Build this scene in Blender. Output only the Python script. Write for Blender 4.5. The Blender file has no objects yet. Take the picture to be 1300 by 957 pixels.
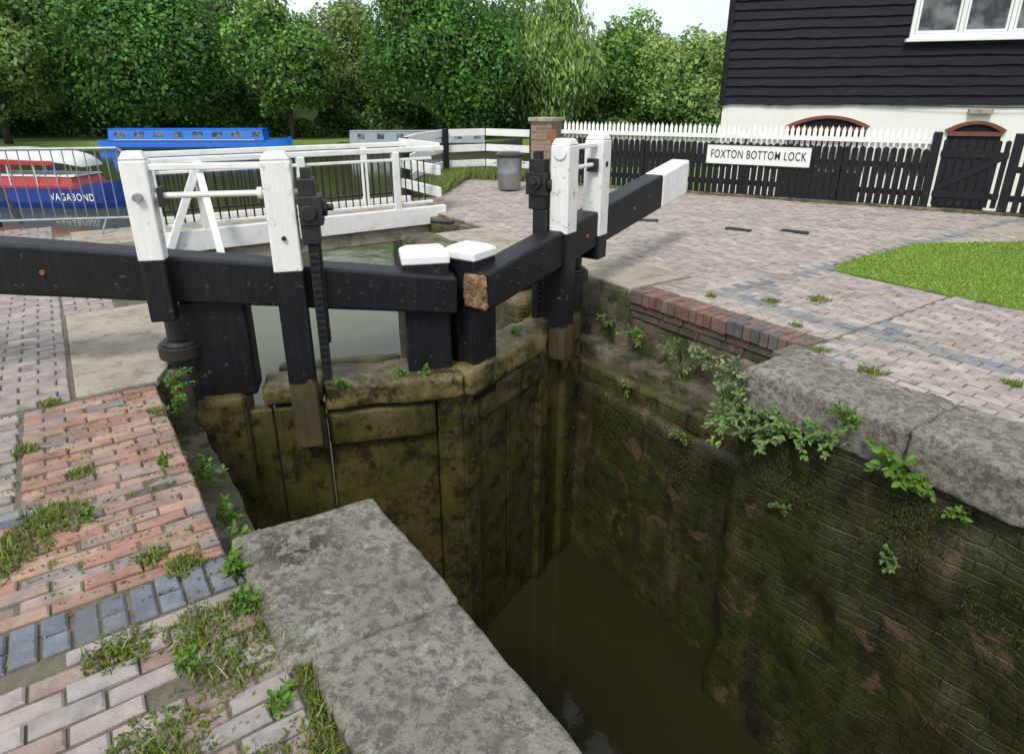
import bpy,bmesh,math,random
import numpy as np
from mathutils import Vector,Matrix,noise
RR=random.Random(7)
D=Vector((-.57,.822,0)).normalized(); N=Vector((.822,.57,0)).normalized(); Z=Vector((0,0,1))
def SN(s,n,z=0): return D*s+N*n+Z*z
def XY(x,y,z=0): return Vector((x,y,z))
scene=bpy.context.scene
COL=scene.collection

# ---------------------------------------------------------------- mesh builder
class MB:
    def __init__(s): s.v=[];s.f=[];s.m=[];s.c=[]
    def add(s,vs,fs,m=0,c=None):
        b=len(s.v); s.v+= [tuple(x) for x in vs]
        for f in fs:
            s.f.append([b+i for i in f]); s.m.append(m); s.c.append(c or (1,1,1))
    def hexa(s,p,m=0,c=None):
        s.add(p,[(0,3,2,1),(4,5,6,7),(0,1,5,4),(1,2,6,5),(2,3,7,6),(3,0,4,7)],m,c)
    def box(s,o,X,Y,x0,x1,y0,y1,z0,z1,m=0,c=None):
        s.hexa([o+X*x+Y*y+Z*z for z in(z0,z1) for x,y in((x0,y0),(x1,y0),(x1,y1),(x0,y1))],m,c)
    def cyl(s,p0,p1,r0,r1=None,seg=12,m=0,c=None):
        p0=Vector(p0);p1=Vector(p1);r1=r0 if r1 is None else r1
        d=(p1-p0).normalized(); a=d.orthogonal().normalized(); b=d.cross(a)
        vs=[];
        for p,r in((p0,r0),(p1,r1)):
            for i in range(seg):
                t=2*math.pi*i/seg; vs.append(p+(a*math.cos(t)+b*math.sin(t))*r)
        fs=[(i,(i+1)%seg,seg+(i+1)%seg,seg+i) for i in range(seg)]
        fs+=[tuple(range(seg))[::-1],tuple(range(seg,2*seg))]
        s.add(vs,fs,m,c)
    def tube(s,pts,r,seg=8,m=0):
        for a,b in zip(pts[:-1],pts[1:]): s.cyl(a,b,r,r,seg,m)
    def prism(s,pts,z0,z1,m=0,c=None):
        n=len(pts)
        vs=[(p[0],p[1],z0) for p in pts]+[(p[0],p[1],z1) for p in pts]
        fs=[tuple(range(n))[::-1],tuple(range(n,2*n))]+[(i,(i+1)%n,n+(i+1)%n,n+i) for i in range(n)]
        s.add(vs,fs,m,c)
    def obj(s,name,mats,parent=None,bevel=0,smooth=False,seg=2,**props):
        me=bpy.data.meshes.new(name); me.from_pydata(s.v,[],s.f)
        mats=mats if isinstance(mats,(list,tuple)) else [mats]
        for x in mats: me.materials.append(x)
        me.polygons.foreach_set('material_index',s.m)
        bm=bmesh.new(); bm.from_mesh(me); bmesh.ops.recalc_face_normals(bm,faces=bm.faces); bm.to_mesh(me); bm.free()
        ca=me.color_attributes.new('Col','FLOAT_COLOR','CORNER')
        arr=[]
        for p in me.polygons:
            c=s.c[p.index]; arr+= [c[0],c[1],c[2],1.0]*p.loop_total
        ca.data.foreach_set('color',arr)
        if smooth:
            me.polygons.foreach_set('use_smooth',[True]*len(me.polygons))
        return link(name,me,parent,bevel,seg,**props)
def link(name,me,parent=None,bevel=0,seg=2,**props):
    o=bpy.data.objects.new(name,me); COL.objects.link(o)
    if parent is not None:
        o.parent=parent; o.matrix_parent_inverse=Matrix.Translation(-parent.location)
    if bevel:
        b=o.modifiers.new('bev','BEVEL'); b.width=bevel; b.segments=seg; b.limit_method='ANGLE'; b.angle_limit=math.radians(40)
    for k,x in props.items(): o[k]=x
    return o
def thing(name,loc,label,cat,**kw):
    o=bpy.data.objects.new(name,None); COL.objects.link(o); o.location=loc; o.empty_display_size=.2
    o['label']=label;o['category']=cat
    for k,x in kw.items(): o[k]=x
    return o
def quads(name,V,C,mat,parent=None,**props):
    V=np.asarray(V,dtype=np.float32); n=len(V)
    me=bpy.data.meshes.new(name)
    me.vertices.add(n*4); me.vertices.foreach_set('co',V.reshape(-1))
    me.loops.add(n*4); me.loops.foreach_set('vertex_index',np.arange(n*4,dtype=np.int32))
    me.polygons.add(n); me.polygons.foreach_set('loop_start',np.arange(0,n*4,4,dtype=np.int32))
    me.update(calc_edges=True)
    ca=me.color_attributes.new('Col','FLOAT_COLOR','CORNER')
    cc=np.ones((n,4,4),dtype=np.float32); cc[:,:,:3]=np.asarray(C,dtype=np.float32)[:,None,:]
    ca.data.foreach_set('color',cc.reshape(-1))
    me.materials.append(mat); me.validate()
    return link(name,me,parent,**props)

# ---------------------------------------------------------------- materials
def newmat(name):
    m=bpy.data.materials.new(name); m.use_nodes=True; nt=m.node_tree
    b=nt.nodes['Principled BSDF']
    return m,nt,b
def nd(nt,t,**kw):
    n=nt.nodes.new(t)
    for k,v in kw.items(): setattr(n,k,v)
    return n
def ramp(nt,fac,stops):
    r=nd(nt,'ShaderNodeValToRGB'); e=r.color_ramp.elements
    while len(e)<len(stops): e.new(.5)
    for i,(p,c) in enumerate(stops):
        e[i].position=p; e[i].color=(c[0],c[1],c[2],1) if not isinstance(c,(int,float)) else (c,c,c,1)
    nt.links.new(fac,r.inputs[0]); return r.outputs[0]
def noi(nt,vec,scale,detail=6,rough=.6,dist=0):
    n=nd(nt,'ShaderNodeTexNoise'); n.inputs['Scale'].default_value=scale; n.inputs['Detail'].default_value=min(detail,6)
    n.inputs['Roughness'].default_value=rough; n.inputs['Distortion'].default_value=dist
    if vec is not None: nt.links.new(vec,n.inputs['Vector'])
    return n.outputs['Fac']
def mix(nt,f,a,b,mode='MIX'):
    m=nd(nt,'ShaderNodeMix',data_type='RGBA',blend_type=mode)
    for inp,v in((0,f),(6,a),(7,b)):
        if isinstance(v,(int,float)): m.inputs[inp].default_value=v if inp==0 else (v,v,v,1)
        elif isinstance(v,(tuple,list)): m.inputs[inp].default_value=(v[0],v[1],v[2],1)
        else: nt.links.new(v,m.inputs[inp])
    return m.outputs[2]
def math_(nt,op,a,b=0.0,c=0.0):
    m=nd(nt,'ShaderNodeMath',operation=op)
    for i,v in enumerate((a,b,c)):
        if isinstance(v,(int,float)): m.inputs[i].default_value=v
        else: nt.links.new(v,m.inputs[i])
    return m.outputs[0]
def coords(nt,stretch=(1,1,1),which='Object'):
    t=nd(nt,'ShaderNodeTexCoord'); mp=nd(nt,'ShaderNodeMapping'); mp.inputs['Scale'].default_value=stretch
    nt.links.new(t.outputs[which],mp.inputs['Vector']); return mp.outputs[0]
def bump(nt,b,h,strength,dist):
    bp=nd(nt,'ShaderNodeBump'); bp.inputs['Strength'].default_value=strength; bp.inputs['Distance'].default_value=dist
    nt.links.new(h,bp.inputs['Height']); nt.links.new(bp.outputs[0],b.inputs['Normal']); return bp
def basic(name,cols,scale=6,rough=.7,bs=.3,bd=.01,bscale=40,stretch=(1,1,1),dirt=None,metal=0,spec=.5,attr=False):
    m,nt,b=newmat(name); v=coords(nt,stretch)
    n=noi(nt,v,scale); k=len(cols)
    c=ramp(nt,n,[(.3+.4*i/max(1,k-1),cols[i]) for i in range(k)])
    if attr:
        a=nd(nt,'ShaderNodeAttribute'); a.attribute_name='Col'; c=mix(nt,1.0,a.outputs['Color'],c,'MULTIPLY')
    if dirt:
        for (dc,ds,lo,hi,amt) in dirt:
            n2=noi(nt,v,ds,6,.7); f=ramp(nt,n2,[(lo,0.0),(hi,amt)]); c=mix(nt,f,c,dc)
    nt.links.new(c,b.inputs['Base Color']); b.inputs['Roughness'].default_value=rough; b.inputs['Metallic'].default_value=metal
    b.inputs['Specular IOR Level'].default_value=spec
    if bs: bump(nt,b,noi(nt,v,bscale,6,.65),bs,bd)
    return m
def zpaint(name,zw,zb):
    m,nt,b=newmat(name); v=coords(nt); vs=coords(nt,(14,14,1.2))
    sx=nd(nt,'ShaderNodeSeparateXYZ'); nt.links.new(v,sx.inputs[0])
    grain=noi(nt,vs,2.5,6,.7); blot=noi(nt,v,5,6,.7)
    def thr(z,w):
        q=math_(nt,'MULTIPLY_ADD',blot,w,math_(nt,'SUBTRACT',sx.outputs[2],z))
        r=nd(nt,'ShaderNodeMapRange'); nt.links.new(q,r.inputs[0]); r.inputs[1].default_value=w*.5-.004; r.inputs[2].default_value=w*.5+.004
        return r.outputs[0]
    white=mix(nt,ramp(nt,grain,[(.35,.0),(.75,.3)]),(.80,.80,.78),(.45,.43,.37))
    white=mix(nt,ramp(nt,noi(nt,v,9,6,.75),[(.57,0.0),(.65,.75)]),white,(.32,.28,.2))
    black=mix(nt,ramp(nt,grain,[(.5,.0),(.8,.45)]),(.006,.0065,.009),(.035,.034,.034))
    black=mix(nt,ramp(nt,noi(nt,v,12,6,.75),[(.61,0.0),(.68,.75)]),black,(.14,.09,.06))
    wood=mix(nt,grain,(.035,.025,.010),(.13,.095,.05)); wood=mix(nt,ramp(nt,blot,[(.45,0.0),(.7,.7)]),wood,(.03,.04,.01))
    c=mix(nt,thr(zb,.25),wood,black); c=mix(nt,thr(zw,.006),c,white)
    nt.links.new(c,b.inputs['Base Color']); b.inputs['Roughness'].default_value=.5; b.inputs['Specular IOR Level'].default_value=.35
    bump(nt,b,noi(nt,vs,4,6,.7),.5,.01); return m

def gatewood(name,topz,tint=1.0):
    m,nt,b=newmat(name); v=coords(nt); vs=coords(nt,(16,16,1.0))
    g=noi(nt,vs,2.2,6,.7); bl=noi(nt,v,2.4,6,.65); sx=nd(nt,'ShaderNodeSeparateXYZ'); nt.links.new(v,sx.inputs[0])
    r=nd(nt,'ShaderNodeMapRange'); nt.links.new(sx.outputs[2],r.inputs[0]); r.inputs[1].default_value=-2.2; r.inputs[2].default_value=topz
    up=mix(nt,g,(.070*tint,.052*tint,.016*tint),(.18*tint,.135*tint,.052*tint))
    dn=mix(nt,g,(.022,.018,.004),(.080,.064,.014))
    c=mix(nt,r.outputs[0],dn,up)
    c=mix(nt,ramp(nt,bl,[(.42,0.0),(.57,.85)]),c,mix(nt,g,(.022,.026,.004),(.070,.070,.010)))
    c=mix(nt,ramp(nt,noi(nt,v,5,6,.8),[(.48,0.0),(.60,.88)]),c,(.012,.010,.004))
    nt.links.new(c,b.inputs['Base Color']); b.inputs['Roughness'].default_value=.42
    bump(nt,b,math_(nt,'MULTIPLY_ADD',bl,1.2,g),.8,.024); return m
def mosswall(name,bright=1.0,green=.6,rows=.25,bs=.6):
    m,nt,b=newmat(name); v=coords(nt); vs=coords(nt,(2.2,2.2,.8))
    n1=noi(nt,vs,1.6,6,.68,.6); n2=noi(nt,v,6,6,.65); n3=noi(nt,vs,1.1,6,.65,.8); n4=noi(nt,v,34,6,.7)
    c=ramp(nt,n1,[(.34,(.008*bright,.008*bright,.004*bright)),(.47,(.022*bright,.019*bright,.008*bright)),(.58,(.048*bright,.039*bright,.017*bright)),(.70,(.088*bright,.068*bright,.037*bright))])
    c=mix(nt,ramp(nt,n3,[(.40,0.0),(.54,green)]),c,mix(nt,ramp(nt,n2,[(.38,0.0),(.62,1.0)]),(.012*bright,.015*bright,.003*bright),(.044*bright,.054*bright,.009*bright)))
    dv=nd(nt,'ShaderNodeVectorMath',operation='DOT_PRODUCT'); nt.links.new(v,dv.inputs[0]); dv.inputs[1].default_value=tuple(D+N*.6)
    sx=nd(nt,'ShaderNodeSeparateXYZ'); nt.links.new(v,sx.inputs[0]); cb=nd(nt,'ShaderNodeCombineXYZ')
    nt.links.new(math_(nt,'MULTIPLY_ADD',n1,.02,dv.outputs['Value']),cb.inputs[0]); nt.links.new(math_(nt,'MULTIPLY_ADD',n1,.02,sx.outputs[2]),cb.inputs[1])
    t=nd(nt,'ShaderNodeTexBrick'); nt.links.new(cb.outputs[0],t.inputs['Vector']); t.inputs['Scale'].default_value=1
    t.inputs['Mortar Size'].default_value=.008;t.inputs['Brick Width'].default_value=.235;t.inputs['Row Height'].default_value=.08; t.inputs['Mortar Smooth'].default_value=1.0
    t.inputs['Color1'].default_value=(.75,.75,.75,1);t.inputs['Color2'].default_value=(1.25,1.15,1.05,1);t.inputs['Mortar'].default_value=(.5,.5,.5,1)
    c=mix(nt,min(1,rows*2),c,mix(nt,1.0,c,t.outputs[0],'MULTIPLY'))
    c=mix(nt,ramp(nt,n2,[(.52,0.0),(.66,.75)]),c,(.008,.009,.004))
    c=mix(nt,ramp(nt,noi(nt,v,3.3,6,.6,.3),[(.60,0.0),(.64,.8)]),c,(.080*bright,.052*bright,.032*bright))
    nt.links.new(c,b.inputs['Base Color']); b.inputs['Roughness'].default_value=.42
    h=math_(nt,'MULTIPLY_ADD',n2,1.3,math_(nt,'MULTIPLY',n4,.6)); h=math_(nt,'MULTIPLY_ADD',t.outputs['Fac'],-rows,h)
    bump(nt,b,h,bs,.03); return m
def stonemat(name):
    m,nt,b=newmat(name); v=coords(nt)
    n1=noi(nt,v,2.5,6,.7); n2=noi(nt,v,24,6,.75); n3=noi(nt,v,5,6,.75); n5=noi(nt,v,80,6,.7)
    c=ramp(nt,n1,[(.3,(.20,.18,.145)),(.5,(.32,.30,.255)),(.7,(.43,.405,.35))])
    c=mix(nt,ramp(nt,n2,[(.47,0.0),(.58,.85)]),c,(.11,.10,.085))
    c=mix(nt,ramp(nt,n3,[(.54,0.0),(.60,.7)]),c,(.14,.13,.10))
    c=mix(nt,ramp(nt,noi(nt,v,13,6,.8),[(.60,0.0),(.64,.75)]),c,(.52,.51,.45))
    c=mix(nt,ramp(nt,noi(nt,v,55,6,.8),[(.60,0.0),(.66,.8)]),c,(.05,.045,.04))
    c=mix(nt,ramp(nt,noi(nt,v,7.5,6,.8),[(.66,0.0),(.69,.6)]),c,(.34,.27,.12))
    at=nd(nt,'ShaderNodeAttribute'); at.attribute_name='Col'
    mo=mix(nt,1.0,ramp(nt,noi(nt,v,14,6,.75),[(.47,0.0),(.52,1.0)]),at.outputs['Color'],'MULTIPLY')
    c=mix(nt,mo,c,(.055,.030,.018))
    nt.links.new(c,b.inputs['Base Color']); b.inputs['Roughness'].default_value=.9
    bump(nt,b,math_(nt,'MULTIPLY_ADD',n2,1.5,n5),1.0,.018); return m
def watermat(name,col,rs,strength,stretch=(1,1,1)):
    m,nt,b=newmat(name); v=coords(nt,stretch)
    c=mix(nt,noi(nt,v,1.5,6),col,tuple(x*.7 for x in col))
    nt.links.new(c,b.inputs['Base Color']); b.inputs['Roughness'].default_value=.07; b.inputs['IOR'].default_value=1.33
    bump(nt,b,noi(nt,v,rs,4,.5),strength,.03); return m
def leafmat(name,trans=.3):
    m,nt,b=newmat(name); a=nd(nt,'ShaderNodeAttribute'); a.attribute_name='Col'
    c=a.outputs['Color']
    nt.links.new(c,b.inputs['Base Color']); b.inputs['Roughness'].default_value=.6; b.inputs['Specular IOR Level'].default_value=.2
    t=nd(nt,'ShaderNodeBsdfTranslucent'); nt.links.new(c,t.inputs[0]); ms=nd(nt,'ShaderNodeMixShader'); ms.inputs[0].default_value=trans
    nt.links.new(b.outputs[0],ms.inputs[1]); nt.links.new(t.outputs[0],ms.inputs[2]); nt.links.new(ms.outputs[0],nt.nodes['Material Output'].inputs[0]); return m
def brickmat(name,c1,c2,mortar,w=.225,h=.075):
    m,nt,b=newmat(name); v=coords(nt)
    sx=nd(nt,'ShaderNodeSeparateXYZ'); nt.links.new(v,sx.inputs[0])
    cb=nd(nt,'ShaderNodeCombineXYZ'); nt.links.new(math_(nt,'ADD',sx.outputs[0],sx.outputs[1]),cb.inputs[0]); nt.links.new(sx.outputs[2],cb.inputs[1])
    t=nd(nt,'ShaderNodeTexBrick'); nt.links.new(cb.outputs[0],t.inputs['Vector']); t.inputs['Scale'].default_value=1
    t.inputs['Color1'].default_value=(*c1,1);t.inputs['Color2'].default_value=(*c2,1);t.inputs['Mortar'].default_value=(*mortar,1)
    t.inputs['Mortar Size'].default_value=.008;t.inputs['Brick Width'].default_value=w;t.inputs['Row Height'].default_value=h
    c=mix(nt,ramp(nt,noi(nt,v,20),[(.3,.0),(.8,.5)]),t.outputs[0],(.06,.05,.045))
    nt.links.new(c,b.inputs['Base Color']); b.inputs['Roughness'].default_value=.85
    bump(nt,b,noi(nt,v,60),.4,.008); return m

M_brick=basic('paver_brick',[(.62,.62,.62),(1,1,1),(1.25,1.22,1.18)],9,.85,.7,.006,70,attr=True,dirt=[((.12,.11,.085),2.2,.46,.70,.55),((.36,.34,.29),19,.56,.76,.45),((.09,.11,.035),2.3,.62,.74,.4)])
M_joint=basic('joint_earth',[(.08,.07,.048),(.15,.13,.095),(.09,.10,.04)],8,.95,.8,.01,60)
M_stone=stonemat('weathered_stone')
M_slab=basic('slab_concrete',[(.22,.19,.145),(.33,.29,.23),(.40,.36,.30)],3,.9,.5,.008,50,dirt=[((.10,.085,.06),7,.52,.68,.75),((.09,.10,.04),3,.58,.7,.6)])
M_moss=mosswall('mossy_wall',1.35,.85,.3,.55); M_moss2=mosswall('mossy_wall_tail',2.2,.5)
M_quoin=basic('quoin_stone',[(.05,.042,.026),(.13,.105,.07),(.24,.20,.145)],3,.9,.8,.025,22,dirt=[((.045,.06,.012),3.5,.46,.60,.9),((.012,.011,.008),7,.53,.66,.8)])
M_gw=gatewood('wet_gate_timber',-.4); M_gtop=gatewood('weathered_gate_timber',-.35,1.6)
M_black=zpaint('black_painted_timber',90,-90); M_white=basic('white_paint',[(.66,.66,.63),(.80,.80,.78),(.82,.82,.80)],5,.5,.25,.004,30,dirt=[((.36,.32,.25),10,.60,.72,.6),((.3,.31,.24),3,.60,.75,.35)])
M_whiteclean=basic('white_sign_paint',[(.74,.74,.72),(.80,.80,.79)],3,.4,.1,.002,30)
M_iron=basic('black_iron',[(.006,.006,.007),(.02,.019,.018)],9,.55,.4,.004,60,dirt=[((.12,.05,.02),12,.61,.72,.6)])
M_rust=basic('rusty_iron',[(.16,.06,.02),(.28,.11,.04)],14,.85,.5,.004,60)
M_rot=basic('rotten_timber',[(.05,.03,.02),(.22,.12,.06),(.40,.28,.18)],16,.9,1.0,.02,30)
M_galv=basic('galvanised_steel',[(.22,.23,.24),(.36,.37,.38)],9,.45,.15,.002,40,metal=.6)
M_boards=basic('black_weatherboard',[(.004,.0045,.008),(.012,.014,.022)],3,.6,.9,.012,5,stretch=(1,1,9),dirt=[((.035,.037,.05),5,.55,.75,.6)],spec=.2)
M_render=basic('white_render',[(.76,.755,.71),(.82,.815,.78)],1.5,.85,.4,.006,30,dirt=[((.62,.60,.52),2,.52,.78,.35)])
M_woodbrown=basic('brown_timber',[(.13,.04,.022),(.20,.07,.04)],5,.5,.3,.004,20)
M_glass,_nt,_b=newmat('window_glass'); _b.inputs['Roughness'].default_value=.04
_c=mix(_nt,ramp(_nt,noi(_nt,coords(_nt),2.2,3),[(.42,0.0),(.6,1.0)]),(.02,.025,.03),(.16,.17,.17)); _nt.links.new(_c,_b.inputs['Base Color'])
M_grass=basic('grass_turf',[(.10,.18,.02),(.15,.25,.03),(.20,.28,.05)],3,.9,.8,.02,60)
M_lawn=basic('far_grass',[(.13,.22,.04),(.20,.29,.06)],.6,.9,0)
M_leaf=leafmat('leaf'); M_bark=basic('bark',[(.03,.026,.02),(.07,.06,.048)],6,.9,.8,.03,20,stretch=(1,1,.3))
M_blue=basic('blue_boat_paint',[(.012,.14,.60),(.02,.18,.68)],1,.3,0); M_navy=basic('navy_boat_paint',[(.010,.035,.22),(.015,.05,.28)],1,.3,0)
M_red=basic('red_boat_paint',[(.36,.025,.02),(.45,.04,.03)],1,.35,0); M_hull=basic('black_hull',[(.01,.01,.01),(.03,.03,.028)],2,.5,0)
M_grey=basic('grey_boat_paint',[(.22,.27,.30),(.30,.34,.36)],1,.4,0); M_letter=basic('black_letter_paint',[(.01,.01,.01),(.015,.015,.015)],5,.5,0)
M_cream=basic('cream_letter_paint',[(.78,.78,.70),(.82,.82,.74)],5,.5,0)
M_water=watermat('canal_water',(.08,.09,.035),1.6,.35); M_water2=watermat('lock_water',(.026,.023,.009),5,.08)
M_skin=basic('skin',[(.42,.25,.18),(.5,.31,.23)],5,.6,0); M_cloth=basic('pink_cloth',[(.5,.2,.22),(.55,.25,.27)],5,.8,0); M_trous=basic('dark_cloth',[(.02,.025,.05),(.03,.035,.06)],5,.8,0)
M_hair=basic('hair',[(.05,.03,.02),(.09,.06,.03)],20,.7,0)
M_plastic=basic('black_liner',[(.02,.02,.022),(.035,.035,.04)],9,.35,.6,.02,14)
M_canopy=basic('pale_canvas_canopy',[(.5,.52,.5),(.62,.64,.62)],2,.7,.2,.01,10)

# ---------------------------------------------------------------- rounded noisy block
def stone(name,mat,s0,s1,n0,n1,z0,z1,r=.05,amp=.012,step=.06,seed=0,col=(0,0,0),skew=0,**props):
    bm=bmesh.new(); 
    L=(s1-s0,n1-n0,z1-z0); cnt=[max(2,int(round(l/step))) for l in L]
    vs={}
    def vert(i,j,k):
        key=(i,j,k)
        if key not in vs:
            p=Vector((i/cnt[0]*L[0],j/cnt[1]*L[1],k/cnt[2]*L[2]))
            q=Vector([min(max(p[a],r),L[a]-r) for a in range(3)]); d=p-q
            if d.length>r: p=q+d.normalized()*r
            w=SN(s0+p[0]+skew*(p[1]-L[1]/2),n0+p[1],z0+p[2])
            nv=noise.noise_vector(w*3+Vector((seed,0,0)))*amp+noise.noise_vector(w*11+Vector((seed,5,0)))*amp*.5+noise.noise_vector(w*28+Vector((seed,5,0)))*amp*.22
            vs[key]=bm.verts.new(w+nv)
        return vs[key]
    a,b,c=cnt
    for i in range(a):
        for j in range(b):
            for k in(0,c): bm.faces.new([vert(i,j,k),vert(i+1,j,k),vert(i+1,j+1,k),vert(i,j+1,k)])
    for i in range(a):
        for k in range(c):
            for j in(0,b): bm.faces.new([vert(i,j,k),vert(i+1,j,k),vert(i+1,j,k+1),vert(i,j,k+1)])
    for j in range(b):
        for k in range(c):
            for i in(0,a): bm.faces.new([vert(i,j,k),vert(i,j+1,k),vert(i,j+1,k+1),vert(i,j,k+1)])
    bmesh.ops.recalc_face_normals(bm,faces=bm.faces)
    me=bpy.data.meshes.new(name); bm.to_mesh(me); bm.free(); me.materials.append(mat)
    me.polygons.foreach_set('use_smooth',[True]*len(me.polygons))
    ca=me.color_attributes.new('Col','FLOAT_COLOR','POINT'); arr=[]
    for v in me.vertices:
        arr+=[*(col(v.co) if callable(col) else col),1.0]
    ca.data.foreach_set('color',arr)
    return link(name,me,**props)

# ---------------------------------------------------------------- camera / light / world
cam=bpy.data.cameras.new('camera'); co=bpy.data.objects.new('camera',cam); COL.objects.link(co)
co.location=(0,0,1.65); co.rotation_euler=(math.radians(90-20.77),0,0)
cam.sensor_width=36; cam.lens=812*36/1300; cam.shift_y=-44.5/1300; cam.clip_end=2000; cam.clip_start=.05
scene.camera=co
w=bpy.data.worlds.new('World'); scene.world=w; w.use_nodes=True; nt=w.node_tree
bg=nt.nodes['Background']; sky=nt.nodes.new('ShaderNodeTexSky'); sky.sky_type='NISHITA'; sky.sun_disc=False
sky.sun_elevation=math.radians(52); sky.sun_rotation=math.radians(200); sky.air_density=1.0; sky.dust_density=3
tc=nt.nodes.new('ShaderNodeTexCoord'); 
cl=noi(nt,tc.outputs['Generated'],2.5,6,.6,.4)
cf=ramp(nt,cl,[(.3,.62),(.65,.96)])
cm=mix(nt,cf,sky.outputs[0],(7.2,7.8,8.3))
nt.links.new(cm,bg.inputs[0]); bg.inputs[1].default_value=.15
sun=bpy.data.lights.new('sun','SUN'); sun.energy=2.6; sun.angle=math.radians(14); sun.color=(1,.95,.87)
so=bpy.data.objects.new('sun',sun); COL.objects.link(so)
az=math.radians(200); el=math.radians(52)
sd=Vector((math.sin(az)*math.cos(el),math.cos(az)*math.cos(el),math.sin(el)))
so.rotation_euler=sd.to_track_quat('Z','Y').to_euler()
scene.view_settings.view_transform='Standard'; scene.view_settings.look='None'; scene.view_settings.exposure=0

# ---------------------------------------------------------------- ground and water
mb=MB(); mb.prism([(-900,-60),(900,-60),(900,900),(-900,900)],-4.6,-4.5); mb.obj('canal_bed',M_joint,kind='structure')
mb=MB(); mb.prism([(-400,69),(400,69),(500,900),(-500,900)],-4.4,-2.45); mb.obj('ground',M_lawn,kind='structure')
mb=MB(); mb.add([(-300,-5,-2.9),(300,-5,-2.9),(300,69.5,-2.9),(-300,69.5,-2.9)],[(0,1,2,3)]); mb.obj('canal_water',M_water,kind='structure')
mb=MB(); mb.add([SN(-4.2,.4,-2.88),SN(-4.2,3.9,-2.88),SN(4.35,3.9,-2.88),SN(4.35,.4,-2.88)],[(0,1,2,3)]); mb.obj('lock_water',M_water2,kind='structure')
F0=XY(.91,13.7); FD=XY(.857,-.515).normalized(); FN=XY(-.515,-.857).normalized()
right=[SN(-4.3,3.9),SN(2.4,3.9),SN(2.4,4.5),SN(5.05,4.5),SN(5.05,3.9),SN(7.4,3.9),SN(7.4,4.75),SN(10.1,4.75),XY(-1.95,12),XY(-1.7,15.9),XY(.6,16.3),XY(1.5,13.9),F0+FD*16-FN*.3,XY(20,-8),XY(6,-8)]
mb=MB(); mb.prism(right,-4.4,-.014); mb.obj('ground',M_joint,kind='structure')
left=[SN(-6,.5),SN(2.25,.5),SN(2.25,0),SN(4.4,0),SN(4.4,.2),SN(10.1,.2),SN(11.2,-1),SN(11.4,-16),XY(-20,-8),XY(2,-8)]
mb=MB(); mb.prism(left,-4.4,-.014); mb.obj('ground',M_joint,kind='structure')
mb=MB(); mb.prism([XY(1.5,13.95),F0+FD*16-FN*.35,XY(60,6),XY(60,32),XY(3,30)],-4.4,-1.25); mb.obj('ground',M_lawn,kind='structure')

# brick paving
PR=[(.37,.315,.285),(.35,.30,.275),(.385,.33,.295),(.335,.29,.275),(.37,.32,.295),(.355,.31,.29),(.39,.34,.31),(.32,.29,.285)]
PL=[(.30,.26,.25),(.335,.28,.265),(.29,.255,.25),(.345,.295,.275),(.315,.28,.275)]
PRED=[(.33,.18,.13),(.29,.155,.12),(.31,.19,.15),(.33,.225,.18),(.25,.17,.15),(.34,.215,.16),(.22,.185,.19),(.29,.215,.19)]
PBLUE=[(.12,.135,.17),(.16,.175,.21),(.13,.135,.155),(.20,.205,.23)]
PBAND=[(.20,.205,.22),(.23,.23,.24),(.18,.185,.205),(.26,.25,.25)]
def bricks(mb,s0,s1,n0,n1,pal,long='n',L=.215,W=.103,g=.011,inside=None,seed=1,colf=None,miss=0,dep=.035,rough=1.0,zoff=0,stag=.5):
    R=random.Random(seed)
    a0,a1,b0,b1=(n0,n1,s0,s1) if long=='n' else (s0,s1,n0,n1)
    r=0; b=b0
    while b<b1-.02:
        be=min(b+W,b1); a=a0-(L+g)*stag*(r%2)
        while a<a1-.02:
            x0=max(a,a0); x1=min(a+L,a1); a+=L+g
            if x1-x0<.035: continue
            cx,cy=(x0+x1)/2,(b+be)/2
            s,n=(cy,cx) if long=='n' else (cx,cy)
            P=SN(s,n)
            if inside and not inside(P,s,n): continue
            if R.random()<miss: continue
            c=R.choice(colf(s,n) if colf else pal); q=R.uniform(.87,1.10); c=tuple(x*q for x in c)
            z=zoff+R.uniform(-.005,.003)*rough+.006*noise.noise(P*1.3); tx=R.uniform(-.02,.02)*rough; ty=R.uniform(-.03,.03)*rough; ch=.007
            jx=R.uniform(-.003,.003); jy=R.uniform(-.003,.003)
            vs=[]
            for dz,ins in((-dep,0),(-.007,0),(0,ch)):
                for px,py in((x0+ins,b+ins),(x1-ins,b+ins),(x1-ins,be-ins),(x0+ins,be-ins)):
                    zz=z+dz+(px-cx)*tx+(py-cy)*ty
                    px+=jx;py+=jy
                    vs.append(SN(py,px,zz) if long=='n' else SN(px,py,zz))
            mb.add(vs,[(8,9,10,11)]+[(i,(i+1)%4,4+(i+1)%4,4+i) for i in range(4)]+[(4+i,4+(i+1)%4,8+(i+1)%4,8+i) for i in range(4)],0,c)
        b+=W+g; r+=1
GR=[XY(3.32,6.42),XY(3.5,6.68),XY(4.85,7.66),XY(6.3,7.78),XY(9.5,7.2),XY(9.5,3.2),XY(4.9,4.15)]
def inpoly(P,poly):
    c=False; j=len(poly)-1
    for i in range(len(poly)):
        a,b=poly[i],poly[j]
        if (a.y>P.y)!=(b.y>P.y) and P.x<(b.x-a.x)*(P.y-a.y)/(b.y-a.y)+a.x: c=not c
        j=i
    return c
def view(P,s,n):
    if P.y<.7 or abs(P.x)>.86*P.y+1.8: return False
    if (P-F0).dot(FN)<.05 and P.x>0: return False
    if inpoly(P,GR): return False
    if P.x<.7 and P.y>15.7: return False
    if n>3 and s>10.2 and not inpoly(P,right): return False
    return True
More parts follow.
